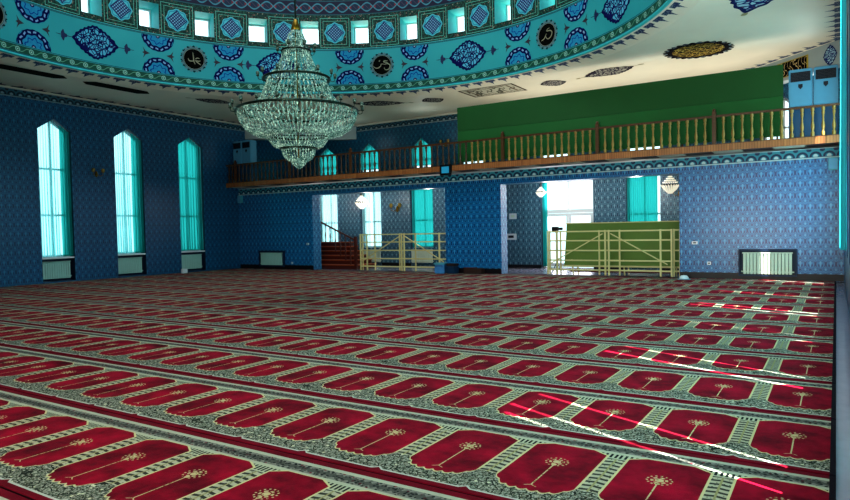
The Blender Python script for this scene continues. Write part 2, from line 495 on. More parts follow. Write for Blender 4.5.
g = G('amber_glass'); M['amber'] = g.bsdf(rgb('8f7a3a'), .25, 0, .6)
def pane_mat():
    g = G('window_glass')
    t = g.node('ShaderNodeBsdfTransparent'); t.inputs[0].default_value = (.92, .97, 1, 1)
    gl = g.node('ShaderNodeBsdfGlossy'); gl.inputs['Roughness'].default_value = .05
    m = g.node('ShaderNodeMixShader'); m.inputs[0].default_value = .04
    g.t.links.new(t.outputs[0], m.inputs[1]); g.t.links.new(gl.outputs[0], m.inputs[2]); g.t.links.new(m.outputs[0], g.out.inputs[0])
    return g.m
M['glass'] = pane_mat()
def curtain_mat(name, c, transp, glow):
    g = G(name)
    d = g.node('ShaderNodeBsdfDiffuse'); d.inputs[0].default_value = (*rgb(c), 1)
    t = g.node('ShaderNodeBsdfTranslucent'); t.inputs[0].default_value = (*rgb(c), 1)
    m = g.node('ShaderNodeMixShader'); m.inputs[0].default_value = .72
    g.t.links.new(d.outputs[0], m.inputs[1]); g.t.links.new(t.outputs[0], m.inputs[2])
    tr = g.node('ShaderNodeBsdfTransparent'); tr.inputs[0].default_value = (*rgb(c, 1.0), 1)
    lw = g.node('ShaderNodeLayerWeight'); lw.inputs[0].default_value = .35
    m2 = g.node('ShaderNodeMixShader'); g.put(m2.inputs[0], ((1 - F(g, lw.outputs['Facing'])) ** 1.5) * transp)
    g.t.links.new(m.outputs[0], m2.inputs[1]); g.t.links.new(tr.outputs[0], m2.inputs[2])
    g.t.links.new(m2.outputs[0], g.out.inputs[0])
    return g.m
M['teal_curtain'] = curtain_mat('teal_curtain', '34b8b2', .45, 0)
M['drape'] = curtain_mat('pale_turquoise_drape', '58dce4', .0, 0)
M['teal_opaque'] = curtain_mat('turquoise_lined_curtain', '1cc0c8', .0, 0)
M['sheer'] = curtain_mat('pale_sheer_curtain', 'd4fbfb', .9, 0)

# ------------------------------------------------------------------ walls with pointed openings
def holed_wall(name, u0, u1, z0, z1, ops, P, t, mats, rev=1):
    """ops: (a, b, zbottom, zshoulder, zapex); P(u, z, d) maps to 3D with d the depth into the wall; rev: reveal material index"""
    bm = bmesh.new()
    def face(pts, d=0, mi=0):
        f = bm.faces.new([bm.verts.new(P(u, z, d)) for u, z in pts]); f.material_index = mi
    cuts = []; cur = u0
    ops = sorted(ops); cols = sorted({(a, b) for a, b, *_ in ops})
    for dpt in (0, t):
        cur = u0
        for a, b in cols:
            if a > cur: face([(cur, z0), (a, z0), (a, z1), (cur, z1)], dpt)
            zc = z0
            for o in [o for o in ops if (o[0], o[1]) == (a, b)]:
                _, _, zb, zs, za = o; m = (a + b) / 2
                if zb > zc + 1e-4: face([(a, zc), (b, zc), (b, zb), (a, zb)], dpt)
                top = o
                zc = None
                nxt = [p for p in ops if (p[0], p[1]) == (a, b) and p[2] > zb]
                zt = nxt[0][2] if nxt else z1
                if za > zs + 1e-4:
                    face([(a, zs), (m, za), (m, zt), (a, zt)], dpt); face([(m, za), (b, zs), (b, zt), (m, zt)], dpt)
                elif zt > zs + 1e-4: face([(a, zs), (b, zs), (b, zt), (a, zt)], dpt)
                zc = zt
            cur = b
        if cur < u1: face([(cur, z0), (u1, z0), (u1, z1), (cur, z1)], dpt)
    for a, b, zb, zs, za in ops:
        m = (a + b) / 2
        loop = [(a, zb), (b, zb), (b, zs)] + ([(m, za)] if za > zs + 1e-4 else []) + [(a, zs)]
        for (p, q) in zip(loop, loop[1:] + loop[:1]):
            f = bm.faces.new([bm.verts.new(P(*p, 0)), bm.verts.new(P(*q, 0)), bm.verts.new(P(*q, t)), bm.verts.new(P(*p, t))]); f.material_index = rev
    for (p, q) in (((u0, z0), (u1, z0)), ((u1, z0), (u1, z1)), ((u1, z1), (u0, z1)), ((u0, z1), (u0, z0))):
        bm.faces.new([bm.verts.new(P(*p, 0)), bm.verts.new(P(*q, 0)), bm.verts.new(P(*q, t)), bm.verts.new(P(*p, t))])
    bmesh.ops.remove_doubles(bm, verts=bm.verts, dist=1e-4)
    return link(name, bm, mats)

PL = lambda u, z, d: (XL - d, u, z)          # left wall, u = Y
PR = lambda u, z, d: (XR + d, u, z)          # right wall, u = Y
PB = lambda u, z, d: (u, D + d, z)           # back wall, u = X
PO = lambda u, z, d: (u, D2 + d, z)          # outer wall, u = X
WIN = (.78, 4.60, 4.94)
lw_y = [(5.32, 6.36), (7.74, 8.78), (10.17, 11.15), (12.57, 13.60), (15.01, 16.07)]
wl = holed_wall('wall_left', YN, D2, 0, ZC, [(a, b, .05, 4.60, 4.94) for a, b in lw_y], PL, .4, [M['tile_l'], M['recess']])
struct(wl, 'dark blue patterned tile wall with tall pointed windows', 'wall')
rw_y = [(2.95, 4.15), (5.32, 6.50), (7.74, 8.9), (10.17, 11.25), (12.57, 13.6), (15.90, 16.95)]
wr = holed_wall('wall_right', YP, D2, 0, ZC, [(a, b, .78, 4.60, 4.94) for a, b in rw_y], PR, .15, [M['tile_l'], M['recess']])
struct(wr, 'blue tiled side wall with tall curtained windows beside the camera', 'wall')
bm = bmesh.new(); box(bm, XR + .4, 1.4, YP, YP + .25, 0, ZC); box(bm, 1.4, 1.6, YN, YP + .25, 0, ZC)
struct(link('wall_bay', bm, M['tile_b']), 'blue tiled bay walls beside the camera', 'wall')
bm = bmesh.new(); box(bm, XL - .4, 1.6, YN - .3, YN, 0, ZC)
struct(link('wall_rear', bm, M['tile_b']), 'blue tiled wall behind the camera', 'wall')
OPS = [(-16.04, -10.46, 0.0, 2.715, 2.715), (-8.52, -3.43, 0.0, 2.715, 2.715)]
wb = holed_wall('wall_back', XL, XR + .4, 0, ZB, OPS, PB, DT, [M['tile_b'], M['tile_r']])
struct(wb, 'blue patterned tile wall under the wooden gallery with two wide openings', 'wall')
low = [(-18.70, -17.60), (-16.40, -15.36), (-13.95, -12.92), (-5.67, -4.62), (-2.9, -1.85)]
up = [(-18.70, -17.60), (-16.46, -15.45), (-13.93, -12.96), (-11.75, -10.75), (-8.6, -7.6), (-5.67, -4.62), (-1.75, -.75)]
# outer wall, lower and upper storeys are separate runs so the door can differ
ow = holed_wall('wall_outer', XL - .4, XR + .4, 0, ZB, [(a, b, .70, 3.0, 3.0) for a, b in low] + [(-8.56, -6.74, 0.0, 2.98, 2.98)], PO, .35, [M['tile_o'], M['recess']])
struct(ow, 'pale blue patterned corridor wall with windows seen through the openings', 'wall')
og = holed_wall('wall_gallery', XL - .4, XR + .4, ZB, ZC, [(a, b, 3.55, 4.50, 4.95) for a, b in up], PO, .35, [M['tile_g'], M['recess']])
struct(og, 'dark blue tiled gallery wall with pointed curtained windows', 'wall')

# ------------------------------------------------------------------ floor, carpets
bm = bmesh.new(); box(bm, XL - .4, 1.6, YN - .3, D2 + .35, -.25, -.012)
struct(link('floor', bm, M['sub']), 'polished grey floor under the carpets and in the corridor', 'floor')
Y0, PC = 4.1448, 1.1984
NUM = ['first', 'second', 'third', 'fourth', 'fifth', 'sixth', 'seventh', 'eighth', 'ninth', 'tenth', 'eleventh', 'twelfth', 'thirteenth', 'fourteenth', 'fifteenth', 'sixteenth', 'seventeenth']
ks = [k for k in range(-3, 12) if True]
nfull = len(ks)
firstcarpet = None
def strip(x0, x1, length, name='carpet_strip'):
    bm = bmesh.new(); n = 40
    t = .012
    top = []
    for i in range(n + 1):
        x = x0 + (x1 - x0) * i / n
        top.append([bm.verts.new((x, 0.002, t * .3)), bm.verts.new((x, .012, t)), bm.verts.new((x, length - .014, t)), bm.verts.new((x, length - .002, t * .3)), bm.verts.new((x, length - .002, -.011)), bm.verts.new((x, .002, -.011))])
    for a, b in zip(top, top[1:]):
        for j in range(6): bm.faces.new((a[j], b[j], b[(j + 1) % 6], a[(j + 1) % 6]))
    bm.faces.new(top[0]); bm.faces.new(top[-1][::-1])
    return link(name, bm, M['carpet'])
far = 11
for k in range(-4, 12):
    y = Y0 + k * PC
    x1 = 1.35 if y + PC < YP else 0.0
    if k == 11: continue
    if firstcarpet is None or firstcarpet['wide'] != (1 if x1 > 1 else 0):
        o = strip(XL + .02, x1, PC); o['wide'] = 1 if x1 > 1 else 0; firstcarpet = o
    else:
        o = firstcarpet.copy(); COL.objects.link(o)
    o.location = (0, y, 0)
    if x1 > 1 or k < 0:
        pass
    idx = k + 2
    if idx < 0: lab = 'red and cream prayer carpet strip behind and beside the camera'
    elif idx <= 7: lab = 'red and cream prayer carpet strip, %s strip from the bottom of the photo' % NUM[idx]
    else: lab = 'red and cream prayer carpet strip, %s strip out from the back wall' % NUM[11 - k]
    tag(o, lab, 'carpet', 'prayer carpet strips laid side by side across the hall')
for o in list(bpy.data.objects):
    if 'wide' in o: del o['wide']
yl = Y0 + 11 * PC
o = strip(XL + .02, .0, D - .02 - yl); o.location = (0, yl, 0)
tag(o, 'narrow red and cream prayer carpet strip against the back wall', 'carpet', 'prayer carpet strips laid side by side across the hall')

# skirting
bm = bmesh.new()
for a, b in ((XL, -16.04), (-10.46, -8.52), (-3.43, XR)): box(bm, a + .005, b - .005, D - .03, D, .012, .17, 0, .006)
struct(link('baseboard_back', bm, M['skirt']), 'dark skirting along the blue back wall', 'skirting')
bm = bmesh.new()
for a, b in ((-17.60, -16.40), (-15.36, -13.95), (-12.92, -8.56), (-6.74, -5.67), (-4.62, -2.9)): box(bm, a + .005, b - .005, D2 - .03, D2, -.012, .10, 0, .006)
struct(link('baseboard_corridor', bm, M['skirt']), 'dark skirting of the corridor wall', 'skirting')

# ------------------------------------------------------------------ ceiling with round opening
bm = bmesh.new(); N = 120
xa, xb, ya, yb = XL, XR + .02, YN, D2
ring0 = [bm.verts.new((CX + R * math.sin(2 * PI * k / N), CY + R * math.cos(2 * PI * k / N), ZC + .10)) for k in range(N)]
ring = [bm.verts.new((CX + (R + .5) * math.sin(2 * PI * k / N), CY + (R + .5) * math.cos(2 * PI * k / N), ZC)) for k in range(N)]
for k in range(N): bm.faces.new((ring0[k], ring[k], ring[(k + 1) % N], ring0[(k + 1) % N]))
def sqp(k):
    th = 2 * PI * k / N; dx, dy = math.sin(th), math.cos(th)
    ts = []
    if dx > 1e-9: ts.append((xb - CX) / dx)
    if dx < -1e-9: ts.append((xa - CX) / dx)
    if dy > 1e-9: ts.append((yb - CY) / dy)
    if dy < -1e-9: ts.append((ya - CY) / dy)
    t = min(ts); return (CX + dx * t, CY + dy * t)
outer = [bm.verts.new((*sqp(k), ZC)) for k in range(N)]
for k in range(N): bm.faces.new((ring[k], outer[k], outer[(k + 1) % N], ring[(k + 1) % N]))
for cx_, cy_ in ((xa, ya), (xa, yb), (xb, ya), (xb, yb)):
    # corner triangles
    best = None
    for k in range(N):
        a, b = outer[k].co, outer[(k + 1) % N].co
        if abs(a.x - b.x) > 1e-4 and abs(a.y - b.y) > 1e-4 and math.hypot((a.x + b.x) / 2 - cx_, (a.y + b.y) / 2 - cy_) < 1.5:
            bm.faces.new((outer[k], bm.verts.new((cx_, cy_, ZC)), outer[(k + 1) % N]))
bm2 = bmesh.new(); box(bm2, XR + .021, 1.6, YN, YP + .25, ZC, ZC + .1)
struct(link('ceiling_bay', bm2, M['plaster']), 'plain ceiling of the bay beside the camera', 'ceiling')
# thin cyan lip around the opening
lip = [(R + .05, .10), (R + .03, .075), (R - .02, .075), (R - .03, .10), (R - .03, .125), (R, .13)]
struct(link('ceiling', bm, M['ceiling']), 'pale painted ceiling with blue pointed border around the dome', 'ceiling')
bm = bmesh.new(); lathe(bm, lip, (CX, CY, ZC), 160)
struct(link('trim_1', bm, M['cyan_paint'], smooth=True), 'thin turquoise lip around the dome opening', 'trim')

# ------------------------------------------------------------------ drum
def cyl(thd, z, rr): t = math.radians(thd); return (CX + rr * math.sin(t), CY + rr * math.cos(t), z)
wins = [-27.2 + 12.1 * k for k in range(-12, 18)]
bm = bmesh.new(); HW = 2.12; WZ0, WZ1 = 7.32, 8.03; TD = .72
segs = []
for i, c in enumerate(wins):
    nxt = wins[(i + 1) % 30] + (360 if i == 29 else 0)
    segs.append((c - HW, c + HW, True)); segs.append((c + HW, nxt - HW, False))
zs = [ZC + .10, 7.32, 8.03, 10.2]
for a, b, isw in segs:
    n = 1 if isw else 3
    for j in range(n):
        p, q = a + (b - a) * j / n, a + (b - a) * (j + 1) / n
        for z0, z1 in zip(zs, zs[1:]):
            if isw and z0 == 7.32: continue
            f = bm.faces.new([bm.verts.new(cyl(t, z, R)) for t, z in ((p, z0), (q, z0), (q, z1), (p, z1))])
    if isw:
        loop = [(a, WZ0), (b, WZ0), (b, WZ1), (a, WZ1)]
        for (p, q) in zip(loop, loop[1:] + loop[:1]):
            f = bm.faces.new([bm.verts.new(cyl(*p, R)), bm.verts.new(cyl(*q, R)), bm.verts.new(cyl(*q, R + TD)), bm.verts.new(cyl(*p, R + TD))]); f.material_index = 1
bmesh.ops.remove_doubles(bm, verts=bm.verts, dist=1e-4)
struct(link('wall_drum', bm, [M['drum'], M['cyan_paint']]), 'turquoise painted round drum below the dome with small square windows', 'wall')
bm = bmesh.new()
lathe(bm, [(R * math.cos(a), 10.2 + 5.2 * math.sin(a)) for a in [PI / 2 * k / 14 for k in range(15)]], (CX, CY, 0), 96)
struct(link('ceiling_dome', bm, M['dome'], smooth=True), 'round painted dome above the hall', 'dome')
# drum windows
vis = [c for c in wins if -110 < c < 50]
for i, c in enumerate(vis):
    bm = bmesh.new(); fr = bmesh.new()
    rr = R + TD - .06; hw = HW
    W = 2 * math.radians(hw) * rr
    def loc(s, z, d): return cyl(c + math.degrees(s / rr), z, rr + d)
    # frame of four bars
    def lb(s0, s1, z0, z1):
        vs = [fr.verts.new(loc(s, z, d)) for s in (s0, s1) for d in (0, .05) for z in (z0, z1)]
        for f in ((0, 1, 3, 2), (4, 6, 7, 5), (0, 4, 5, 1), (2, 3, 7, 6), (0, 2, 6, 4), (1, 5, 7, 3)): fr.faces.new([vs[j] for j in f])
    w = W / 2 - .003
    lb(-w, w, WZ0 + .003, WZ0 + .045); lb(-w, w, WZ1 - .045, WZ1 - .003); lb(-w, -w + .04, WZ0 + .045, WZ1 - .045); lb(w - .04, w, WZ0 + .045, WZ1 - .045)
    root = bpy.data.objects.new('window_%d' % (i + 1), None); COL.objects.link(root); root.location = cyl(c, WZ0, rr)
    struct(root, 'small square clerestory window in the dome drum with turquoise reveal', 'window'); root['group'] = 'square windows around the dome drum'
    f = link('window_frame', fr, M['white']); f.parent = root; f.location = -Vector(root.location)
    bm.faces.new([bm.verts.new(loc(s, z, .025)) for s, z in ((-w, WZ0), (w, WZ0), (w, WZ1), (-w, WZ1))])
    p = link('window_pane', bm, M['glass']); p.parent = root; p.location = -Vector(root.location)

# ------------------------------------------------------------------ painted ornaments (flat shapes with their own outlines)
def polar_shape(name, rad, fn, mat, rings=6, n=64, a0=0., a1=2 * PI, layers=True, parent=None):
    """rad(th) -> (x, y) outline in local metres; uv is normalised by uvs"""
    bm = bmesh.new(); uvl = bm.loops.layers.uv.new('UVMap'); el = bm.verts.layers.float.new('edge')
    full = abs(a1 - a0 - 2 * PI) < 1e-6; m = n if full else n + 1
    outl = [rad(a0 + (a1 - a0) * k / n) for k in range(m)]
    sx = max(abs(p[0]) for p in outl); sy = max(abs(p[1]) for p in outl)
    s = max(sx, sy)
    c = bm.verts.new(fn(0, 0)); uvd = {c: (0, 0)}; c[el] = 0
    prev = None
    for r in range(1, rings + 1):
        row = []
        for p in outl:
            q = (p[0] * r / rings, p[1] * r / rings); v = bm.verts.new(fn(*q)); v[el] = r / rings
            uvd[v] = (q[0] / s, q[1] / s) ; row.append(v)
        for k in range(n):
            a, b = row[k], row[(k + 1) % m]
            if prev is None: bm.faces.new((c, a, b))
            else: bm.faces.new((prev[k], a, b, prev[(k + 1) % m]))
        prev = row
    for f in bm.faces:
        for l in f.loops: l[uvl].uv = uvd[l.vert]
    return link(name, bm, mat, parent)
def on_drum(thc, zc, eps=.008):
    def f(s, t): return cyl(thc + math.degrees(s / R), zc + t, R - eps)
    return f
def on_ceiling(x, y, ang, eps=.006):
    ca, sa = math.cos(ang), math.sin(ang)
    def f(s, t): return (x + s * ca - t * sa, y + s * sa + t * ca, ZC - eps)
    return f
def scal(r, n, d): return lambda th: ((r + d * abs(math.sin(n * th / 2))) * math.cos(th), (r + d * abs(math.sin(n * th / 2))) * math.sin(th))
def lozshape(w, h, sc_=.03, n=22):
    def f(th):
        c, s = math.cos(th), math.sin(th)
        p = 1.35
        r = 1 / ((abs(c) / w) ** p + (abs(s) / h) ** p) ** (1 / p)
        r *= 1 + sc_ * math.cos(n * th)
        return (r * c, r * s)
    return f
def stroke(name, pts, wid, fn, mat, parent):
    bm = bmesh.new(); P = []
    # Catmull-Rom smoothing
    q = [pts[0]] + list(pts) + [pts[-1]]
    for i in range(1, len(q) - 2):
        for t in [k / 5 for k in range(5)]:
            P.append(tuple(.5 * ((2 * q[i][j]) + (-q[i - 1][j] + q[i + 1][j]) * t + (2 * q[i - 1][j] - 5 * q[i][j] + 4 * q[i + 1][j] - q[i + 2][j]) * t * t + (-q[i - 1][j] + 3 * q[i][j] - 3 * q[i + 1][j] + q[i + 2][j]) * t ** 3) for j in (0, 1)))
    P.append(tuple(pts[-1])); L = []
    for i, p in enumerate(P):
        a, b = P[max(i - 1, 0)], P[min(i + 1, len(P) - 1)]
        dx, dy = b[0] - a[0], b[1] - a[1]; l = math.hypot(dx, dy) or 1
        w = wid * (.35 + .65 * math.sin(PI * min(1, max(0, (i + .6) / (len(P) + .2)))))
        L.append((bm.verts.new(fn(p[0] - dy / l * w, p[1] + dx / l * w)), bm.verts.new(fn(p[0] + dy / l * w, p[1] - dx / l * w))))
    for a, b in zip(L, L[1:]): bm.faces.new((a[0], b[0], b[1], a[1]))
    return link(name, bm, mat, parent)
CAL = {
 -108.: [[(-.5, .1), (-.2, -.2), (.2, -.1), (.5, .2)], [(.1, .5), (.1, -.1)]],
 -66.1: [[(-.1, .62), (-.05, .2), (-.02, -.2), (.1, -.5)], [(-.55, 0), (-.45, -.2), (-.2, -.22), (.05, -.15)], [(.1, -.1), (.3, -.28), (.62, -.5)], [(.12, 0), (.3, .12), (.52, .1)], [(.2, -.12), (.42, -.16), (.62, -.1)]],
 -21.9: [[(.62, .38), (.3, .42), (.2, .3), (.5, .24), (.62, .14)], [(.62, .12), (.25, .05), (.6, .1), (.85, -.1), (.7, -.45), (.35, -.5), (.22, -.25)], [(.24, .06), (-.05, .1), (-.15, -.1), (-.4, -.28), (-.7, -.25), (-.88, -.08)], [(-.2, .5), (-.3, .35)]],
 21.0: [[(.36, .5), (.1, .45), (.02, .3), (.4, .26), (.62, .05), (.45, -.3), (.1, -.4), (-.12, -.12), (-.02, .1)], [(-.1, .02), (-.25, -.25), (-.62, -.42)]],
}
where = {-108.: 'cut by the left edge of the photo', -66.1: 'above the left wall, left of the great chandelier', -21.9: 'just right of the great chandelier', 21.0: 'over the green screen, rightmost of the row'}
for th, sts in CAL.items():
    o = polar_shape('calligraphy_roundel', scal(.365, 26, .035), on_drum(th, 6.60), M['roundel'], 6, 130)
    tag(o, 'black calligraphy roundel on the drum, ' + where[th], 'medallion', 'black calligraphy medallions on the dome drum')
    for s_ in sts: stroke('calligraphy_stroke', [(a * .31, b * .31) for a, b in s_], .016, on_drum(th, 6.60, .014), M['gold_dim'], o)
lozw = {-87.2: 'nearest the left edge', -47.3: 'partly behind the great chandelier', -.1: 'above the left end of the green screen', 41.6: 'at the right end of the band'}
for th, w_ in lozw.items():
    o = polar_shape('arabesque_medallion', lozshape(.62, .45), on_drum(th, 6.58), M['loz'], 14, 132)
    tag(o, 'navy lozenge arabesque painted on the turquoise drum, ' + w_, 'ornament', 'navy lozenge arabesques on the dome drum')
    for sg in (-1, 1):
        polar_shape('fleuron', lambda a, sg=sg: (sg * .86 + .08 * math.cos(a) * (1 + .3 * math.cos(3 * a)), .11 * math.sin(a) * (1 + .35 * math.cos(4 * a))), lambda s, t, f=on_drum(th, 6.58, .007), sg=sg: f(sg * .86 + (s - sg * .86) if s else sg * .86, t), M['fleur_d'], 1, 32, parent=o)
        stroke('fleuron_line', [(sg * .6, 0), (sg * 1.06, 0)], .010, on_drum(th, 6.58, .0075), M['fleur_d'], o)
halfw = {}
half_list = [(-115.9, 'h'), (-99.9, 'g'), (-73.9, 'a'), (-58.3, 'b'), (-29.8, 'c'), (-13.7, 'd'), (13.1, 'e'), (29.2, 'f')]
plc = {'h': 'beyond the left edge', 'g': 'nearest the left edge of the photo', 'a': 'left of the medallion over the left wall', 'b': 'right of the medallion over the left wall', 'c': 'just right of the great chandelier', 'd': 'right of the central black medallion', 'e': 'left of the rightmost black medallion', 'f': 'right of the rightmost black medallion'}
for th, cd in half_list:
    for updn in (1, -1):
        zc = 6.06 if updn > 0 else 7.10
        def rad(a, u=updn): r = .455 * (1 + .02 * abs(math.sin(9 * a))); return (r * math.cos(a), u * r * math.sin(a) * .94)
        o = polar_shape('half_medallion', rad, on_drum(th, zc), M['half'], 8, 60, 0, PI)
        tag(o, 'blue half wreath rising from the lower border, ' + plc[cd] if updn > 0 else 'blue half wreath hanging from the upper border, ' + plc[cd], 'ornament', 'blue half wreath medallions on the dome drum')
    for sg in (-1, 1):
        pts = [(.13, .19), (.03, .06), (-.14, 0), (.03, -.06), (.13, -.19), (.08, -.04), (.16, 0), (.08, .04)]
        bm = bmesh.new(); f_ = on_drum(th + math.degrees(sg * .335 / R), 6.58, .007)
        vs = [bm.verts.new(f_(sg * a * .75, b * .85)) for a, b in pts]; c_ = bm.verts.new(f_(0, 0))
        for a, b in zip(vs, vs[1:] + vs[:1]): bm.faces.new((c_, a, b))
        o = link('painted_fleuron', bm, M['fleur'])
        tag(o, 'small maroon leaf %s of the half wreaths %s' % ('left' if sg < 0 else 'right', plc[cd]), 'ornament', 'small maroon leaves on the dome drum')
def rect_out(w, h, point=0.):
    base = [(-w + point, -h), (w - point, -h), (w, 0) if point else (w, -h), (w - point, h), (-w + point, h), (-w, 0) if point else (-w, h)]
    pts = []
    if not point: base = [(-w, -h), (w, -h), (w, h), (-w, h)]
    per = [math.hypot(b[0] - a[0], b[1] - a[1]) for a, b in zip(base, base[1:] + base[:1])]; T = sum(per)
    def f(th):
        d = (th % (2 * PI)) / (2 * PI) * T
        for (a, b), l in zip(zip(base, base[1:] + base[:1]), per):
            if d <= l + 1e-9: return (a[0] + (b[0] - a[0]) * d / l, a[1] + (b[1] - a[1]) * d / l)
            d -= l
        return base[0]
    return f
H_ = PI / 2
tag(polar_shape('ceiling_cartouche', rect_out(1.0, .25, .24), on_ceiling(-17.62, 8.86, H_), M['cart_d'], 24, 120), 'long dark cartouche with pointed ends on the ceiling at the left edge', 'ornament', 'dark ceiling cartouches')
tag(polar_shape('ceiling_cartouche', rect_out(1.04, .25, .24), on_ceiling(-17.62, 11.32, H_), M['cart_d'], 24, 120), 'long dark cartouche on the ceiling above the gap between the first two windows', 'ornament', 'dark ceiling cartouches')
def tails(o, w, x, y, ang, mat):
    for sg in (-1, 1):
        stroke('tail', [(sg * w, 0), (sg * (w + .22), 0)], .015, on_ceiling(x, y, ang, .005), mat, o)
        stroke('tail_tip', [(sg * (w + .15), -.02), (sg * (w + .3), .02)], .05, on_ceiling(x, y, ang, .005), mat, o)
for x, y, w, h, ang, lab in ((-17.0, 14.25, .62, .33, H_ - .25, 'slim grey arabesque on the ceiling left of the great chandelier'),
                             (-13.02, 17.85, .85, .42, .55, 'slim grey arabesque on the ceiling right of the great chandelier'),
                             (-5.35, 18.15, .78, .45, -.30, 'slim grey arabesque on the ceiling left of the gold roundel')):
    o = polar_shape('ceiling_arabesque', lozshape(w, h), on_ceiling(x, y, ang), M['loz_c'], 14, 96)
    tag(o, lab, 'ornament', 'slim grey arabesques on the ceiling'); tails(o, w, x, y, ang, M['gold'])
for x, y, ang, lab in ((-11.3, 18.5, .0, 'small oval grey arabesque on the ceiling left of the framed cartouche'), (-7.12, 18.55, .0, 'small oval grey arabesque on the ceiling right of the framed cartouche')):
    tag(polar_shape('ceiling_arabesque', lozshape(.40, .42), on_ceiling(x, y, ang), M['loz_c'], 14, 96), lab, 'ornament', 'small oval arabesques on the ceiling')
tag(polar_shape('ceiling_cartouche', rect_out(.92, .60), on_ceiling(-9.05, 18.40, 0), M['cart_l'], 24, 160), 'framed beige calligraphy cartouche on the ceiling over the green screen', 'ornament')
tag(polar_shape('ceiling_roundel', scal(.74, 30, .08), on_ceiling(-2.88, 17.30, 0), M['gold_roundel'], 14, 180), 'large black and gold calligraphy roundel on the ceiling over the green screen', 'medallion')
o = polar_shape('ceiling_arabesque', lozshape(1.10, .50, .04, 16), on_ceiling(-1.22, 13.75, H_ + .31), M['loz_b'], 14, 128)
tag(o, 'large blue arabesque on the ceiling at the top right', 'ornament')
stroke('tail_tip', [(1.12, -.02), (1.25, 0), (1.32, .0)], .06, on_ceiling(-1.22, 13.75, H_ + .31, .005), M['gold'], o)
stroke('tail_tip', [(-1.12, -.02), (-1.25, 0), (-1.32, .0)], .06, on_ceiling(-1.22, 13.75, H_ + .31, .005), M['gold'], o)

# ------------------------------------------------------------------ chamfer beams at the gallery corners
def slab_between(a, b, z0, z1, t, name, mat):
    bm = bmesh.new(); a = Vector((*a, 0)); b = Vector((*b, 0)); d = (b - a).normalized(); n = Vector((-d.y, d.x, 0)) * t
    pts = [a, b, b + n, a + n]
    lo = [bm.verts.new((p.x, p.y, z0)) for p in pts]; hi = [bm.verts.new((p.x, p.y, z1)) for p in pts]
    bm.faces.new(lo[::-1]); bm.faces.new(hi)
    for i in range(4): bm.faces.new((lo[i], lo[(i + 1) % 4], hi[(i + 1) % 4], hi[i]))
    return link(name, bm, mat)
B0, B1 = (XR, 18.24), (-2.62, D2)
o = slab_between(B1, B0, 5.10, ZC, .3, 'trim_2', M['beam']); struct(o, 'grey diagonal beam across the right gallery corner', 'beam')
o2 = slab_between((XL, 18.15), (-16.52, D2), 5.12, ZC, .3, 'trim_3', M['beam']); struct(o2, 'grey diagonal beam across the left gallery corner', 'beam')
def on_beam(t0, z, eps=.008):
    a = Vector(B1); b = Vector(B0); d = (b - a).normalized(); n = Vector((d.y, -d.x))
    c = a + (b - a) * t0
    return lambda s, t: (c.x + d.x * s + n.x * eps, c.y + d.y * s + n.y * eps, z + t)
tag(polar_shape('beam_cartouche', rect_out(.52, .20), on_beam(.60, 5.38), M['cart'], 20, 120), 'black panel with gold calligraphy on the grey beam at the right gallery corner', 'ornament')
tag(polar_shape('beam_medallion', lozshape(.20, .25, .03, 16), on_beam(.90, 5.38), M['loz_b'], 10, 96), 'blue diamond medallion on the grey beam at the far right', 'ornament')
# moulded cornice along left wall, outer wall: painted band on a slim moulding
def run(name, mat, x0, x1, y0, y1, z0, z1, label, cat='cornice'):
    bm = bmesh.new(); box(bm, x0, x1, y0, y1, z0, z1)
    return struct(link(name, bm, mat), label, cat)
run('trim_4', M['band_l'], XL, XL + .035, YN, 18.1, 5.42, 5.64, 'patterned cornice band along the top of the left wall')
run('trim_5', M['plaster'], XL, XL + .07, YN, 18.1, 5.64, ZC, 'thin pale moulding under the ceiling on the left wall')
run('trim_6', M['band_o'], -16.45, -2.7, D2 - .035, D2, 5.42, 5.62, 'patterned cornice band along the gallery wall')
run('trim_7', M['plaster'], -16.45, -2.7, D2 - .07, D2, 5.62, ZC, 'pale moulding under the ceiling on the gallery wall')
run('trim_8', M['band_b'], XL + .02, XR - .02, D - .02, D, 2.87, ZB, 'turquoise patterned frieze under the gallery', 'frieze')

# ------------------------------------------------------------------ gallery
bm = bmesh.new(); box(bm, XL, XR, YR + .061, D2, ZB + .06, ZS - .015)
struct(link('floor_gallery', bm, M['plaster']), 'floor slab of the wooden gallery', 'gallery')
bm = bmesh.new(); box(bm, XL + .005, XR - .005, YR, YR + .06, ZB + .04, ZS - .01); 
struct(link('trim_9', bm, M['fascia']), 'wooden plank fascia along the gallery edge', 'fascia')
bm = bmesh.new()
x = XL + .15; i = 0
while x < XR - .7:
    box(bm, x, x + .62, YR + .065, D - .01, ZB + .042, ZB + .06, i % 2); x += .66; i += 1
struct(link('trim_10', bm, [M['soffit'], M['soffit_r']]), 'underside of the gallery with red and pale reflections painted as panels', 'soffit')
# railing
bal = empty('gallery_railing', (XL, YR + .035, ZS - .01), 'long wooden railing with turned balusters along the gallery edge', 'railing')
def put(name, bm, mat, parent, smooth=False):
    o = link(name, bm, mat, parent, smooth); return o
OX, OY, OZ = bal.location
bm = bmesh.new(); box(bm, .01, XR - XL - .01, -.035, .035, ZR - OZ - .055, ZR - OZ, 0, .012); put('top_rail', bm, M['rail'], bal)
bm = bmesh.new(); box(bm, .01, XR - XL - .01, -.028, .03, 0, .02); put('bottom_rail', bm, M['rail'], bal)
bp = [(.026, .02), (.026, .11), (.013, .13), (.020, .17), (.026, .23), (.018, .32), (.012, .37), (.019, .385), (.012, .40), (.016, .48), (.023, .54), (.014, .575), (.025, .59), (.025, ZR - OZ - .05)]
def balbm():
    bm = bmesh.new(); lathe(bm, [(a * 1.5, b) for a, b in bp], (0, 0, 0), 10); return bm
b_l = None; b_d = None
posts = [-19.35, -16.55, -13.75, -10.95, -8.14, -5.37, -2.50]
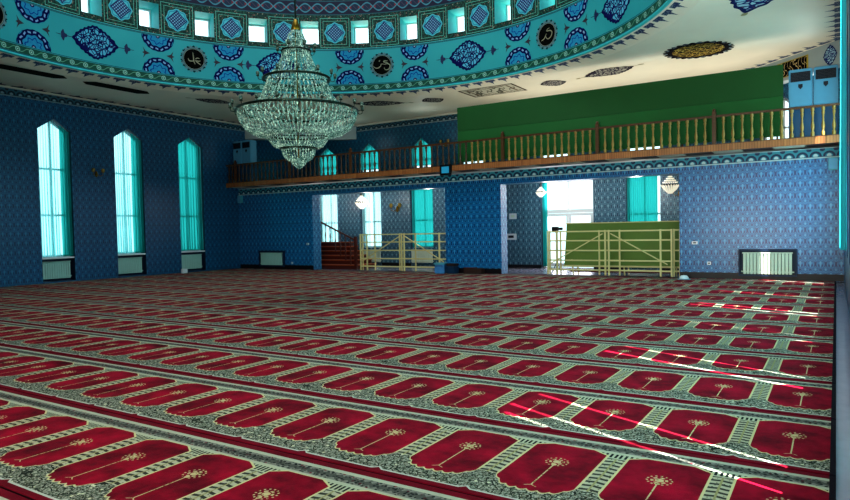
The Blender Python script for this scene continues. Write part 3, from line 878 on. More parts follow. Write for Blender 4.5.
pb = bmesh.new(); box(pb, -.045, .045, -.045, .045, 0, ZR - OZ + .09, 0, .008); lathe(pb, [(.0, .0), (.03, .0), (.045, .03), (.03, .06), (0, .075)], (0, 0, ZR - OZ + .09), 10)
p0 = put('newel_post', pb, M['rail'], bal)
p0.location = (posts[0] - XL, 0, 0)
for px in posts[1:]:
    c = p0.copy(); COL.objects.link(c); c.parent = bal; c.location = (px - XL, 0, 0)
bx_ = []
for p, q in zip(posts, posts[1:]): bx_ += [p + (q - p) * (i + 1) / 14 for i in range(13)]
bx_ += [-19.70, -19.53] + [-2.50 + .205 * (i + 1) for i in range(12)]
for x in bx_:
    dark = x < -9.3  # splits the railing into unlit and lit wood copies
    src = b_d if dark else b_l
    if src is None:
        o = put('baluster', balbm(), M['baluster_unlit'] if dark else M['baluster'], bal, True)
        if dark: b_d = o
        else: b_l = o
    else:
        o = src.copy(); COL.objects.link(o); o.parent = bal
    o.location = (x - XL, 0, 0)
# green screen
gs = empty('green_screen', (-9.82, YR + .40, ZS), 'wide dark green screen standing behind the gallery railing', 'screen')
bm = bmesh.new(); box(bm, 0, 8.77, -.02, .02, .11, 1.05, 0, .004); put('lower_panel', bm, M['green_cloth'], gs)
bm = bmesh.new(); box(bm, 0, 8.77, -.022, .02, 1.054, 1.78, 0, .004); put('upper_panel', bm, M['green_cloth2'], gs)
for i in range(5):
    bm = bmesh.new(); box(bm, .1 + i * 2.13, .14 + i * 2.13, .02, .06, 0, 1.7); put('support_post', bm, M['rail'], gs)

# ------------------------------------------------------------------ windows
wn = [100]
def pointed_window(P, a, b, zb, zs, za, d, mull=(1.9, 3.3), label='', group=None, transom=True):
    """frame bars and one pane, in wall-plane coordinates"""
    m = (a + b) / 2; root = bpy.data.objects.new('window_%d' % wn[0], None); wn[0] += 1; COL.objects.link(root)
    root.location = P(m, zb, d); struct(root, label, 'window')
    if group: root['group'] = group
    L = Vector(root.location)
    fr = bmesh.new()
    def fb(p, q, w):
        A, B = Vector(P(*p, d)) - L, Vector(P(*q, d)) - L
        up_ = Vector(P(0, 0, 1)) - Vector(P(0, 0, 0)); bar(fr, A, B, .05, w, up=up_.cross((B - A).normalized()) if False else ((0, 0, 1) if abs((B - A).normalized().z) < .9 else (1, 0, 0)))
    e = .03
    fb((a + e, zb), (a + e, zs), .05); fb((b - e, zb), (b - e, zs), .05); fb((a + e, zb + e), (b - e, zb + e), .06)
    if za > zs: fb((a + e, zs), (m, za - e), .05); fb((b - e, zs), (m, za - e), .05)
    else: fb((a + e, zs - e), (b - e, zs - e), .05)
    fb((m, zb), (m, za - .03), .045)
    for z in mull: fb((a + e, z), (b - e, z), .06)
    o = link('window_frame', fr, M['white']); o.parent = root
    pb_ = bmesh.new(); loop = [(a, zb), (b, zb), (b, zs)] + ([(m, za)] if za > zs else []) + [(a, zs)]
    pb_.faces.new([pb_.verts.new(Vector(P(*q, d + .01)) - L) for q in loop])
    o = link('window_pane', pb_, M['glass']); o.parent = root
    return root
def curtain(P, a, b, zb, zs, za, d, mat, folds=9, amp=.025, label='', group=None, cut=None, name='curtain', a_full=None, b_full=None):
    """pleated cloth; follows the pointed head of the opening a_full..b_full"""
    A, Bf = a_full if a_full is not None else a, b_full if b_full is not None else b
    m = (A + Bf) / 2; hw = (Bf - A) / 2
    bm = bmesh.new(); n = folds * 8; rows = 8; cols = []
    L = Vector(P((a + b) / 2, zb, d))
    for i in range(n + 1):
        u = a + (b - a) * i / n
        top = zs + (za - zs) * max(0, 1 - abs(u - m) / hw) - .012
        ph = 2 * PI * folds * i / n
        col = []
        for j in range(rows + 1):
            t = j / rows; z = zb + (top - zb) * t
            w = amp * (math.sin(ph + .5 * math.sin(3 * t)) + .35 * math.sin(2.3 * ph + 1)) * (1.15 - .5 * t)
            col.append(bm.verts.new(Vector(P(u, z, d + w)) - L))
        cols.append(col)
    for p, q in zip(cols, cols[1:]):
        for j in range(rows): bm.faces.new((p[j], q[j], q[j + 1], p[j + 1]))
    o = link(name, bm, mat, smooth=True); o.location = L
    tag(o, label, 'curtain', group); return o
wname = {10.17: 'leftmost window of the left wall', 12.57: 'middle window of the left wall', 15.01: 'window of the left wall nearest the gallery'}
cg = 'teal curtains in the tall left wall windows'
for a, b in lw_y:
    pointed_window(PL, a, b, .78, 4.60, 4.94, .30, (2.05, 3.45), 'tall pointed window in the dark blue left wall', 'tall windows of the left wall')
    # spandrel under the sill with radiator niche
    bm = bmesh.new(); box(bm, XL - .395, XL - .26, a + .003, b - .003, .052, .78); box(bm, XL - .26, XL - .02, a + .003, b - .003, .73, .775, 1)
    struct(link('trim_%d' % (wn[0]), bm, [M['recess'], M['white']]), 'window sill over a radiator niche in the left wall', 'sill')
    w_ = wname.get(a)
    if w_ is None: w_ = 'left wall window beyond the left edge'
    fr_ = {10.17: (.66, .30), 12.57: (.50, .35)}.get(a, (0, 0))
    if fr_[0]:
        w = b - a
        curtain(PL, a + .01, a + w * (1 - fr_[1]), .80, 4.60, 4.94, .15, M['sheer'], 9, .055, 'pale sheer curtain, nearly white with daylight, in the ' + w_, 'pale sheer curtains in the left wall windows', a_full=a, b_full=b)
        curtain(PL, b - w * fr_[1], b - .01, .80, 4.60, 4.94, .10, M['teal_curtain'], 4, .05, 'teal pleated curtain drawn to the side of the ' + w_, cg, a_full=a, b_full=b)
    else:
        curtain(PL, a + .01, b - .01, .80, 4.60, 4.94, .12, M['teal_curtain'], 9, .05, 'teal pleated curtain filling the ' + w_, cg, a_full=a, b_full=b)
slit = {2.95: [(.30, .318), (.475, .50), (.82, .842)], 5.32: [(.56, .60), (.93, .95)], 7.74: [(.60, .62), (.955, 1.)], 10.17: [(.62, .66), (.90, 1.)], 12.57: [(.50, .53), (.92, 1.)], 15.90: [(.55, .58), (.88, .97)]}
for a, b in rw_y:
    pointed_window(PR, a, b, .78, 4.60, 4.94, .13, (), 'tall pointed window in the right wall', 'tall windows of the right wall')
    w = b - a; cur = .0; segs_ = []
    for s0, s1 in slit[a]:
        if s0 > cur + .02: segs_.append((cur, s0))
        cur = s1
    if cur < .97: segs_.append((cur, 1.))
    o = None
    for j, (s0, s1) in enumerate(segs_):
        curtain(PR, a + w * s0, a + w * s1, .80, 4.60, 4.94, .07, M['teal_opaque'] if 'teal_opaque' in M else M['teal_curtain'], max(2, int(10 * (s1 - s0))), .012, 'turquoise curtain panel in a right wall window at the right edge of the photo', 'turquoise curtain panels along the right wall', a_full=a, b_full=b)
# room-side drape at right edge
o = curtain(lambda u, z, d: (.062 + d, u, z), 7.35, 8.7, 1.12, 5.55, 5.55, 0., M['drape'], 7, .02, 'bright turquoise drape hanging down the right wall at the right edge', None, name='wall_drape')

for i, (a, b) in enumerate(low[:4]):
    pointed_window(PO, a, b, .70, 3.0, 3.0, .25, (1.75,), 'corridor window behind the openings of the back wall', 'corridor windows')
labs = ['white sheer curtain beside the wooden stairs in the corridor', 'pale curtain in the middle corridor window behind the yellow barrier', 'turquoise pleated curtain in the corridor window behind the right half of the left barrier', 'turquoise pleated curtain behind the green board']
curtain(PO, -18.69, -17.61, .72, 2.98, 2.98, .08, M['sheer'], 7, .025, labs[0])
curtain(PO, -16.39, -15.95, .72, 2.98, 2.98, .08, M['sheer'], 3, .025, labs[1] + ', its left half')
curtain(PO, -15.85, -15.37, .72, 2.98, 2.98, .08, M['sheer'], 4, .025, labs[1] + ', its right half')
curtain(PO, -13.94, -12.93, .72, 2.98, 2.98, .08, M['teal_curtain'], 9, .025, labs[2])
curtain(PO, -5.66, -4.72, .72, 2.98, 2.98, .08, M['teal_curtain'], 14, .02, labs[3])
curtain(PO, -8.54, -8.36, .05, 2.96, 2.96, .06, M['teal_curtain'], 3, .02, 'narrow turquoise curtain at the left side of the glazed door')
gl = ['behind the chandelier tip', 'just right of the chandelier', 'in the middle of the gallery', 'beside the green screen edge', 'behind the green screen', 'behind the green screen at right']
up_n = ['leftmost gallery window, behind the white cabinets', 'gallery window just right of the chandelier', 'gallery window midway between chandelier and green screen', 'gallery window at the left end of the green screen', 'gallery window hidden behind the green screen', 'gallery window hidden behind the right of the green screen']
for i, (a, b) in enumerate(up[:4]):
    pointed_window(PO, a, b, 3.55, 4.50, 4.95, .28, (4.1,), 'pointed window in the dark gallery wall', 'gallery windows')
    curtain(PO, a + .01, b - .01, 3.85 if i else 3.57, 4.50, 4.95, .12, M['teal_curtain'], 8, .025, 'teal curtain in the ' + up_n[i], 'teal curtains in the gallery windows', a_full=a, b_full=b)
for i, (a, b) in enumerate(up[4:]):
    pointed_window(PO, a, b, 3.55, 4.50, 4.95, .28, (4.1,), 'pointed window in the dark gallery wall', 'gallery windows')

# glazed door
dr = bpy.data.objects.new('door_1', None); COL.objects.link(dr); dr.location = (-7.65, D2 + .2, 0); struct(dr, 'white framed glazed double door with a tall transom in the corridor', 'door')
fr = bmesh.new()
X0, X1 = -.90, .90
for x in (X0, X1): box(fr, x - .03 + (.03 if x < 0 else -.03) * 1, x + .03 + (.03 if x < 0 else -.03), -.03, .03, 0, 2.97)
box(fr, X0, X1, -.035, .035, 1.86, 1.98); box(fr, X0, X1, -.03, .03, 2.91, 2.97); box(fr, -.02, .02, -.03, .03, 1.98, 2.91)
link('door_frame', fr, M['white']).parent = dr
for s in (-1, 1):
    lf = bmesh.new(); x0, x1 = (X0 + .065, -.005) if s < 0 else (.005, X1 - .065)
    box(lf, x0, x0 + .08, -.025, .025, .03, 1.85); box(lf, x1 - .08, x1, -.025, .025, .03, 1.85); box(lf, x0 + .08, x1 - .08, -.025, .025, .03, .16); box(lf, x0 + .08, x1 - .08, -.025, .025, 1.76, 1.85)
    l = link('door_leaf', lf, M['white']); l.parent = dr
    hb = bmesh.new(); xh = -.05 if s < 0 else .05; tube(hb, [(xh, -.03, 1.0), (xh, -.07, 1.0), (xh, -.07, 1.25), (xh, -.03, 1.25)], .01); h_ = link('door_handle', hb, M['brass']); h_.parent = l
    gb = bmesh.new(); gb.faces.new([gb.verts.new(p) for p in ((x0 + .08, 0, .16), (x1 - .08, 0, .16), (x1 - .08, 0, 1.76), (x0 + .08, 0, 1.76))]); link('door_pane', gb, M['glass']).parent = l
gb = bmesh.new(); gb.faces.new([gb.verts.new(p) for p in ((X0, 0, 1.98), (X1, 0, 1.98), (X1, 0, 2.91), (X0, 0, 2.91))]); link('transom_pane', gb, M['glass']).parent = dr

# ------------------------------------------------------------------ radiators
def make_radiator(w, h, mat, n):
    bm = bmesh.new(); st = w / n
    for i in range(n):
        x = -w / 2 + i * st
        box(bm, x + .006, x + st - .006, -.035, .035, 0, h, 0, .01)
    return bm
def radiator(loc, rz, w, h, mat, n, label, group):
    r = empty('radiator', loc, label, 'radiator', group, rz)
    link('radiator_fins', make_radiator(w, h, mat, n), mat, r)
    bm = bmesh.new(); box(bm, -w / 2 - .015, w / 2 + .015, -.04, .04, h, h + .03, 0, .006); link('radiator_top', bm, mat, r)
    bm = bmesh.new(); tube(bm, [(-w / 2 - .04, .0, .06), (w / 2 + .04, .0, .06)], .015); link('radiator_pipe', bm, mat, r)
    return r
for (a, b), nm in zip(lw_y, ('beyond the left edge', 'at the left edge', 'leftmost', 'middle', 'third')):
    lab = {'leftmost': 'pale panel radiator in the niche below the leftmost window', 'middle': 'pale panel radiator below the middle left wall window', 'third': 'pale panel radiator below the left wall window nearest the gallery'}.get(nm, 'pale radiator below a left wall window beyond the photo')
    if nm.endswith('edge'): continue
    radiator((XL - .16, (a + b) / 2, .12), PI / 2, (b - a) - .14, .50, M['rad_shaded'], 12, lab, 'radiators under the left wall windows')
def niche(x0, x1, z0, z1, label):
    bm = bmesh.new()
    for a in ((x0 - .04, x0, z0 - .04, z1 + .05), (x1, x1 + .04, z0 - .04, z1 + .05), (x0, x1, z1, z1 + .05), (x0, x1, z0 - .04, z0)): box(bm, a[0], a[1], D - .09, D - .002, a[2], a[3])
    box(bm, x0, x1, D - .012, D - .002, z0, z1)
    tag(link('radiator_surround', bm, M['recess']), label, 'surround', 'dark frames around the back wall radiators')
niche(-2.0, -.82, .14, .71, 'dark frame around the radiator at the right of the back wall')
radiator((-1.41, D - .065, .15), 0, 1.06, .50, M['radiator'], 14, 'cream ribbed radiator on the back wall at the right', 'radiators on the back wall')
niche(-18.72, -17.5, .14, .66, 'dark frame around the radiator at the left of the back wall')
radiator((-18.11, D - .065, .16), 0, 1.1, .44, M['rad_shaded'], 14, 'teal shaded radiator on the back wall near the left corner', 'radiators on the back wall')
for x, l in ((-15.88, 'cream radiator under the middle corridor window'), (-13.43, 'cream radiator under the turquoise corridor window'), (-5.15, 'cream radiator behind the green board')):
    radiator((x, D2 - .042, .12), 0, .95, .48, M['radiator'], 10, l, 'corridor radiators')

# ------------------------------------------------------------------ tall air conditioners
def make_ac(loc, label, group, rz=0):
    r = empty('air_conditioner', loc, label, 'air conditioner', group, rz)
    bm = bmesh.new(); box(bm, -.24, .24, -.16, .16, .75, 1.62, 0, .02); link('upper_casing', bm, M['ac'], r)
    bm = bmesh.new(); box(bm, -.24, .24, -.16, .16, 0, .745, 0, .02); link('lower_casing', bm, M['ac_lo'], r)
    bm = bmesh.new(); box(bm, -.20, .20, -.172, -.158, 1.33, 1.55, 0, .004)
    for i in range(6): box(bm, -.19, .19, -.182, -.170, 1.345 + i * .034, 1.355 + i * .034)
    link('air_outlet', bm, M['grille'], r)
    bm = bmesh.new(); box(bm, -.045, .045, -.17, -.158, 1.20, 1.27, 0, .003); vs = [bm.verts.new(p) for p in ((-.045, -.168, 1.20), (.045, -.168, 1.20), (0, -.168, 1.15))]; bm.faces.new(vs); link('control_panel', bm, M['grille'], r)
    return r
ag = 'tall floor air conditioners on the gallery'
a0 = make_ac((-19.57, 17.62, ZS), 'tall air conditioner on the gallery, left one in the left corner', ag)
dup(a0, (-19.07, 17.62, ZS), label='tall air conditioner on the gallery, right one in the left corner')
dup(a0, (-.70, 17.65, ZS), label='tall pale blue air conditioner next to the green screen')
dup(a0, (-.20, 17.65, ZS), label='tall pale blue air conditioner in the right gallery corner')

# ------------------------------------------------------------------ folding barriers
def barrier(x0, x1, y, label, group, d):
    """frame panel with horizontal rails and one brace; d=+1 brace rises to the right"""
    r = empty('folding_barrier', ((x0 + x1) / 2, y, 0.014), label, 'barrier', group)
    w = (x1 - x0) / 2; H = 1.27; s = .045
    for sg in (-1, 1):
        bm = bmesh.new(); box(bm, sg * w - s / 2, sg * w + s / 2, -s / 2, s / 2, 0, H, 0, .004); link('post', bm, M['barrier'], r)
        bm = bmesh.new(); xi = sg * (w - .28); box(bm, xi - s / 2, xi + s / 2, -s / 2, s / 2, 0, H, 0, .004)
        if sg == -d * 1: link('inner_post', bm, M['barrier'], r)
        else: bm.free()
    for z in (H - .03, .98, .70, .42, .15):
        bm = bmesh.new(); box(bm, -w + s / 2, w - s / 2, -.014, .014, z - .02, z + .02, 0, .004); link('rail', bm, M['barrier'], r)
    a, b = (-w + .1, .18), (w - .06, H - .1)
    bm = bmesh.new()
    if d > 0: bar(bm, (a[0], -.035, .33), (b[0], -.035, b[1]), .025, .045, up=(0, 1, 0))
    else: bar(bm, (-w + .06, -.035, b[1]), (w - .1, -.035, .33), .025, .045, up=(0, 1, 0))
    link('brace', bm, M['barrier'], r)
    return r
yb_ = D + .16
barrier(-14.00, -12.27, yb_, 'pale yellow folding barrier in the left opening, its left half', 'left opening barriers', 1)
barrier(-12.17, -10.52, yb_, 'pale yellow folding barrier in the left opening, its right half', 'left opening barriers', -1)
barrier(-7.10, -5.42, yb_, 'pale yellow folding barrier in front of the green board, left half', 'right opening barriers', 1)
barrier(-5.32, -3.66, yb_, 'pale yellow folding barrier in front of the green board, right half', 'right opening barriers', -1)
def ladder(x0, x1, y, label):
    r = empty('barrier_ladder', ((x0 + x1) / 2, y, .014), label, 'barrier', 'narrow barrier end frames'); w = (x1 - x0) / 2; H = 1.27
    for sg in (-1, 1):
        bm = bmesh.new(); box(bm, sg * w - .02, sg * w + .02, -.02, .02, 0, H, 0, .004); link('post', bm, M['barrier'], r)
    for z in (H - .03, .98, .70, .42, .15):
        bm = bmesh.new(); box(bm, -w + .02, w - .02, -.014, .014, z - .02, z + .02); link('rail', bm, M['barrier'], r)
ladder(-13.98, -13.45, yb_ + .10, 'narrow pale yellow ladder frame at the left end of the left barrier')
ladder(-7.08, -6.75, yb_ + .10, 'narrow pale yellow ladder frame at the left end of the right barrier')
ladder(-12.42, -11.78, yb_ + .10, 'narrow pale yellow ladder frame at the middle of the left barrier')
ladder(-5.62, -5.05, yb_ + .10, 'narrow pale yellow ladder frame at the middle of the right barrier')
ladder(-3.62, -3.47, yb_ + .10, 'narrow pale yellow ladder frame against the right jamb')
# green board on trestles
gb_ = empty('green_board', (-5.05, D + .75, -.012), 'long olive green board standing on low legs behind the yellow barrier', 'board')
bm = bmesh.new()
vs = [(-1.72, -.16, .27), (1.58, -.16, .27), (1.58, .10, 1.50), (-1.72, .10, 1.50)]
A = [bm.verts.new(v) for v in vs]; B = [bm.verts.new((v[0], v[1] + .04, v[2])) for v in vs]
bm.faces.new(A); bm.faces.new(B[::-1])
for i in range(4): bm.faces.new((A[i], B[i], B[(i + 1) % 4], A[(i + 1) % 4]))
link('board_panel', bm, M['green_board'], gb_)
bm = bmesh.new(); bar(bm, (-1.74, -.17, .26), (1.60, -.17, .26), .03, .05); bar(bm, (-1.74, .09, 1.50), (1.60, .09, 1.50), .03, .03); link('edge_strip', bm, M['barrier'], gb_)
for x in (-1.5, 0.0, 1.4):
    bm = bmesh.new(); bar(bm, (x, .0, 0), (x, -.12, .45), .035); bar(bm, (x, .45, 0), (x, .09, 1.2), .035); link('trestle_leg', bm, M['barrier'], gb_)
bm = bmesh.new(); bar(bm, (-1.6, .0, .10), (1.45, .0, .10), .03, .05); link('foot_rail', bm, M['stair_d'], gb_)
# camera on top of the board
cm = empty('camcorder', (-6.98, D + .50, 1.27), 'small black camera at the left end of the barrier top', 'camera')
bm = bmesh.new(); box(bm, -.12, .08, -.05, .05, .0, .13, 0, .015); link('camera_body', bm, M['black'], cm)
bm = bmesh.new(); tube(bm, [(.08, 0, .07), (.2, 0, .065)], [.035, .045], 12); link('lens', bm, M['black'], cm)
bm = bmesh.new(); tube(bm, [(0, 0, 0), (0, 0, -1.28)], .012, 8); link('stand_pole', bm, M['black'], cm)
for k in range(3):
    bm = bmesh.new(); a = k * 2.094 + .4; tube(bm, [(0, 0, -.95), (.3 * math.cos(a), .3 * math.sin(a), -1.278)], .010, 6); link('leg', bm, M['black'], cm)

# ------------------------------------------------------------------ staircase
st = empty('staircase', (-16.9, D + .95, -.012), 'reddish wooden staircase rising to the left behind the left opening', 'staircase')
sx = 1.95
for i in range(6):
    z0 = i * .165; x1 = sx + .1 - i * .22; y0_ = i * .2
    bm = bmesh.new(); box(bm, -1.9, x1, y0_, 1.25, z0, z0 + .125); link('riser', bm, M['stair_d'], st)
    bm = bmesh.new(); box(bm, -1.9, x1 + .03, y0_ - .03, 1.25, z0 + .125, z0 + .165, 0, .008); link('tread', bm, M['stair'], st)
bm = bmesh.new(); tube(bm, [(2.05, -.05, 1.08), (.4, -.05, 1.78), (-1.3, -.05, 2.5)], .035, 8); link('handrail', bm, M['stair_d'], st)
for i in range(10):
    x = 1.85 - i * .24; zt = 1.08 + (2.05 - x) * .424
    zb_ = min(.99, .165 * (1 + max(0, int((2.0 - x) / .22))))
    bm = bmesh.new(); lathe(bm, [(.026, zb_), (.016, zb_ + .1), (.03, zb_ + (zt - zb_) * .4), (.016, zb_ + (zt - zb_) * .65), (.026, zt - .02)], (x, -.05 if zb_ < .3 else -.04, 0), 8); link('baluster', bm, M['stair_d'], st, True)
bm = bmesh.new(); box(bm, 2.06, 2.16, -.12, -.02, 0, 1.2, 0, .01); link('newel_post', bm, M['stair_d'], st)
bm = bmesh.new(); box(bm, .6, 1.0, -.1, -.07, .03, .10, 0, .005)
# low brass post at the jamb
bm = bmesh.new(); box(bm, -15.42, -15.36, D + .5, D + .56, -.012, 1.9, 0, .01)
bm.free()

# ------------------------------------------------------------------ small wall things
def plate(name, x, z, w, h, y, label, cat, mat=None, inner=None):
    r = empty(name, (x, y, z), label, cat)
    bm = bmesh.new(); box(bm, -w / 2, w / 2, -.02, 0, -h / 2, h / 2, 0, .004); link('cover', bm, mat or M['plate'], r)
    bm = bmesh.new(); box(bm, -w / 4, w / 4, -.026, -.019, -h / 5, h / 5, 0, .002); link('insert', bm, inner or M['grille'], r)
    return r
plate('wall_sign', -9.62, 1.80, .28, .20, D2, 'small white notice on the corridor wall above the meter box', 'sign', inner=M['radiator'])
plate('meter_box', -9.70, 1.08, .42, .22, D2, 'white meter box with dark window on the corridor wall', 'meter box')
plate('wall_socket', -3.06, .92, .14, .08, D, 'small white double socket right of the right opening', 'socket')
plate('wall_socket', -2.72, .40, .09, .08, D, 'small white socket low on the wall left of the right radiator', 'socket')
plate('wall_socket', -16.3, .95, .12, .07, D, 'small white socket left of the left opening', 'socket')
plate('wall_socket', -17.1, .25, .09, .07, D, 'small white socket low beside the left radiator', 'socket')
# monitor on the fascia
mo = empty('wall_monitor', (-10.02, YR, 3.19), 'small black framed monitor with teal screen hung on the gallery fascia', 'monitor')
bm = bmesh.new(); box(bm, -.2, .2, -.07, -.0, -.16, .16, 0, .01); link('monitor_case', bm, M['black'], mo)
bm = bmesh.new(); box(bm, -.13, .13, -.076, -.068, -.10, .10, 0, .002); link('screen', bm, M['screen'], mo)
def speaker(loc, label, rz=0):
    r = empty('wall_speaker', loc, label, 'speaker', None, rz)
    bm = bmesh.new(); box(bm, -.09, .09, -.14, 0, -.14, .14, 0, .012); link('speaker_case', bm, M['speaker'], r)
    bm = bmesh.new(); box(bm, -.075, .075, -.148, -.138, -.12, .12, 0, .003); link('speaker_grille', bm, M['ac'], r)
speaker((-19.72, D, 2.72), 'small teal loudspeaker high in the left corner under the gallery')
speaker((-.06, D, 2.72), 'small teal loudspeaker high in the right corner under the gallery')
# sconces
def sconce(loc, rz, label, sc_=1.):
    r = empty('wall_sconce', loc, label, 'wall lamp', 'double armed brass wall lamps', rz); r.scale = (sc_,) * 3
    bm = bmesh.new(); lathe(bm, [(0, -.10), (.03, -.08), (.045, 0), (.03, .07), (0, .10)], (0, -.02, 0), 10); link('back_plate', bm, M['brass'], r, True)
    for s in (-1, 1):
        bm = bmesh.new(); tube(bm, [(0, -.04, -.02), (s * .08, -.10, -.07), (s * .15, -.12, -.03), (s * .16, -.12, .04)], .009, 6); a_ = link('lamp_arm', bm, M['brass'], r)
        bm = bmesh.new(); lathe(bm, [(.0, .04), (.035, .05), (.055, .10), (.045, .16), (.02, .17)], (s * .16, -.12, 0), 10); link('lamp_shade', bm, M['amber'], r, True)
sconce((XL, 11.93, 3.36), PI / 2, 'brass wall lamp between the first two left wall windows')
sconce((-14.55, D2, 2.22), 0, 'brass wall lamp on the corridor wall above the left barrier', 1.3)
sconce((-12.3, D2, 4.55), 0, 'brass wall lamp on the gallery wall left of the green screen')
sconce((-4.05, D2, 2.35), 0, 'brass wall lamp on the corridor wall in the right opening')
# pendant lamps in corridor
def pendant(loc, label, s=1.):
    r = empty('pendant_lamp', loc, label, 'pendant lamp', 'crystal corridor pendants'); r.scale = (s,) * 3
    bm = bmesh.new(); tube(bm, [(0, 0, .26), (0, 0, (ZB + .03 - loc[2]) / s)], .01, 6); link('rod', bm, M['brass'], r)
    bm = bmesh.new(); torus(bm, .25, .018, (0, 0, .02), 24, 6); lathe(bm, [(.02, .28), (.05, .27), (.06, .25)], (0, 0, 0), 10); link('ring', bm, M['bronze'], r, True)
    bm = bmesh.new()
    for k in range(20):
        a = 2 * PI * k / 20; c, s_ = math.cos(a), math.sin(a)
        for t0, t1 in (((.05, .26), (.25, .03)), ((.25, .01), (.17, -.12)), ((.17, -.12), (.02, -.26))):
            for j in range(4):
                r0 = t0[0] + (t1[0] - t0[0]) * j / 4; z0 = t0[1] + (t1[1] - t0[1]) * j / 4
                bmesh.ops.create_icosphere(bm, subdivisions=1, radius=.022, matrix=Matrix.Translation((r0 * c, r0 * s_, z0)))
    link('crystals', bm, M['pendant'], r)
pendant((-15.15, 19.5, 2.45), 'diamond shaped crystal pendant hanging in the left opening', .95)
pendant((-7.95, 19.5, 2.50), 'small crystal pendant in front of the bright glazed door', .62)
pendant((-3.95, 19.2, 2.50), 'crystal pendant at the right side of the right opening', .95)

# boxes on the carpet
b_ = empty('plastic_crate', (-10.48, D - .30, .013), 'blue box with pale lid on the carpet between the two openings', 'box', None, .25)
bm = bmesh.new(); box(bm, -.16, .16, -.17, .17, 0, .28, 0, .02); link('crate_body', bm, M['bluebag'], b_)
bm = bmesh.new(); box(bm, -.175, .175, -.185, .185, .28, .33, 0, .01); link('crate_lid', bm, M['speaker'], b_)
bm = bmesh.new(); tube(bm, [(-.1, -.19, .2), (-.1, -.22, .24), (.1, -.22, .24), (.1, -.19, .2)], .01, 6); link('handle', bm, M['bluebag_d'], b_)
b_ = empty('tool_case', (-10.08, D - .26, .013), 'dark blue case with brown lid beside the blue box', 'case', None, -.1)
bm = bmesh.new(); box(bm, -.17, .17, -.13, .13, 0, .24, 0, .03); link('case_body', bm, M['bluebag_d'], b_)
bm = bmesh.new(); box(bm, -.17, .17, -.13, .13, .242, .31, 0, .02); link('case_lid', bm, M['brownbox'], b_)
b_ = empty('cardboard_box', (-9.35, D - .2, .013), 'low dark brown box against the wall between the openings', 'box')
bm = bmesh.new(); box(bm, -.3, .3, -.12, .12, 0, .17, 0, .006); link('box_body', bm, M['brownbox'], b_)
bm = bmesh.new(); box(bm, -.305, .05, -.125, .125, .172, .19, 0, .003); link('box_flap', bm, M['stair_d'], b_)
b_ = empty('folded_bundle', (-3.25, D - .42, .013), 'small pale blue bundle on the carpet before the right opening', 'bundle')
bm = bmesh.new(); lathe(bm, [(0, .1), (.07, .09), (.11, .05), (.12, 0), (0, 0)], (0, 0, 0), 14); link('cap_crown', bm, M['plate'], b_, True)
bm = bmesh.new(); lathe(bm, [(.12, .012), (.16, .008), (.16, 0), (.12, 0)], (0, 0, 0), 14, True); link('cap_brim', bm, M['ac'], b_, True)
b_ = empty('floor_socket', (XL + .35, 14.85, .013), 'small white cable box on the carpet by the left wall', 'box')
bm = bmesh.new(); box(bm, -.06, .06, -.1, .1, 0, .16, 0, .01); link('box_body', bm, M['plate'], b_)
bm = bmesh.new(); tube(bm, [(0, .1, .03), (-.1, .2, .01), (-.28, .22, .01)], .006, 6); link('cable', bm, M['black'], b_)

# ------------------------------------------------------------------ great chandelier
CHX, CHY = -9.25, 9.87
ch = empty('chandelier', (CHX, CHY, 4.0), 'great tiered crystal chandelier with bronze rings hanging below the dome', 'chandelier')
Z0 = 4.0
def skirt(prof, n, name='crystal_skirt', bead=.020, step=.040, twist=0.):
    """strings of faceted beads between (r, z) points"""
    bm = bmesh.new()
    L = [0.]
    for a, b in zip(prof, prof[1:]): L.append(L[-1] + math.hypot(b[0] - a[0], b[1] - a[1]))
    m = int(L[-1] / step)
    for k in range(n):
        a0 = 2 * PI * k / n
        for j in range(m + 1):
            d = L[-1] * j / m; i = 0
            while i < len(L) - 2 and d > L[i + 1]: i += 1
            t = (d - L[i]) / max(1e-6, L[i + 1] - L[i]); r = prof[i][0] + (prof[i + 1][0] - prof[i][0]) * t; z = prof[i][1] + (prof[i + 1][1] - prof[i][1]) * t - Z0
            a = a0 + twist * j / m; c, s = math.cos(a), math.sin(a); q = bead * (.75 + .5 * random.random())
            P0 = Vector((r * c, r * s, z)); T = Vector((-s, c, 0)) * q; N_ = Vector((c, s, 0)) * q * .7; U = Vector((0, 0, 1)) * q * 1.25
            vs = [bm.verts.new(P0 + v) for v in (U, T, N_, -T, -N_, -U)]
            for f in ((0, 1, 2), (0, 2, 3), (0, 3, 4), (0, 4, 1), (5, 2, 1), (5, 3, 2), (5, 4, 3), (5, 1, 4)): bm.faces.new([vs[x] for x in f])
    return link(name, bm, M['crystal'], ch)
def bend(p, q, sag, n=5):
    return [(p[0] + (q[0] - p[0]) * t - sag * math.sin(PI * t) * .6, p[1] + (q[1] - p[1]) * t - sag * math.sin(PI * t)) for t in [i / n for i in range(n + 1)]]
skirt([(.08, 5.46), (.15, 5.38), (.17, 5.30), (.17, 5.22)], 18)
skirt([(.20, 5.26), (.16, 5.16), (.27, 5.07)], 24)
skirt(bend((.26, 5.05), (.62, 4.52), .07), 36)
skirt(bend((.58, 4.48), (1.05, 3.88), .09), 52)
skirt([(1.19, 3.83), (1.17, 3.68), (1.07, 3.51), (.90, 3.39), (.62, 3.34)], 84)
skirt([(1.02, 3.82), (.78, 3.70), (.55, 3.66)], 44)
skirt([(.60, 3.38), (.585, 3.26), (.50, 3.15), (.37, 3.10)], 56)
skirt([(.34, 3.09), (.32, 2.98), (.26, 2.89), (.16, 2.83)], 34)
skirt([(.17, 2.86), (.12, 2.77), (.03, 2.70)], 14)
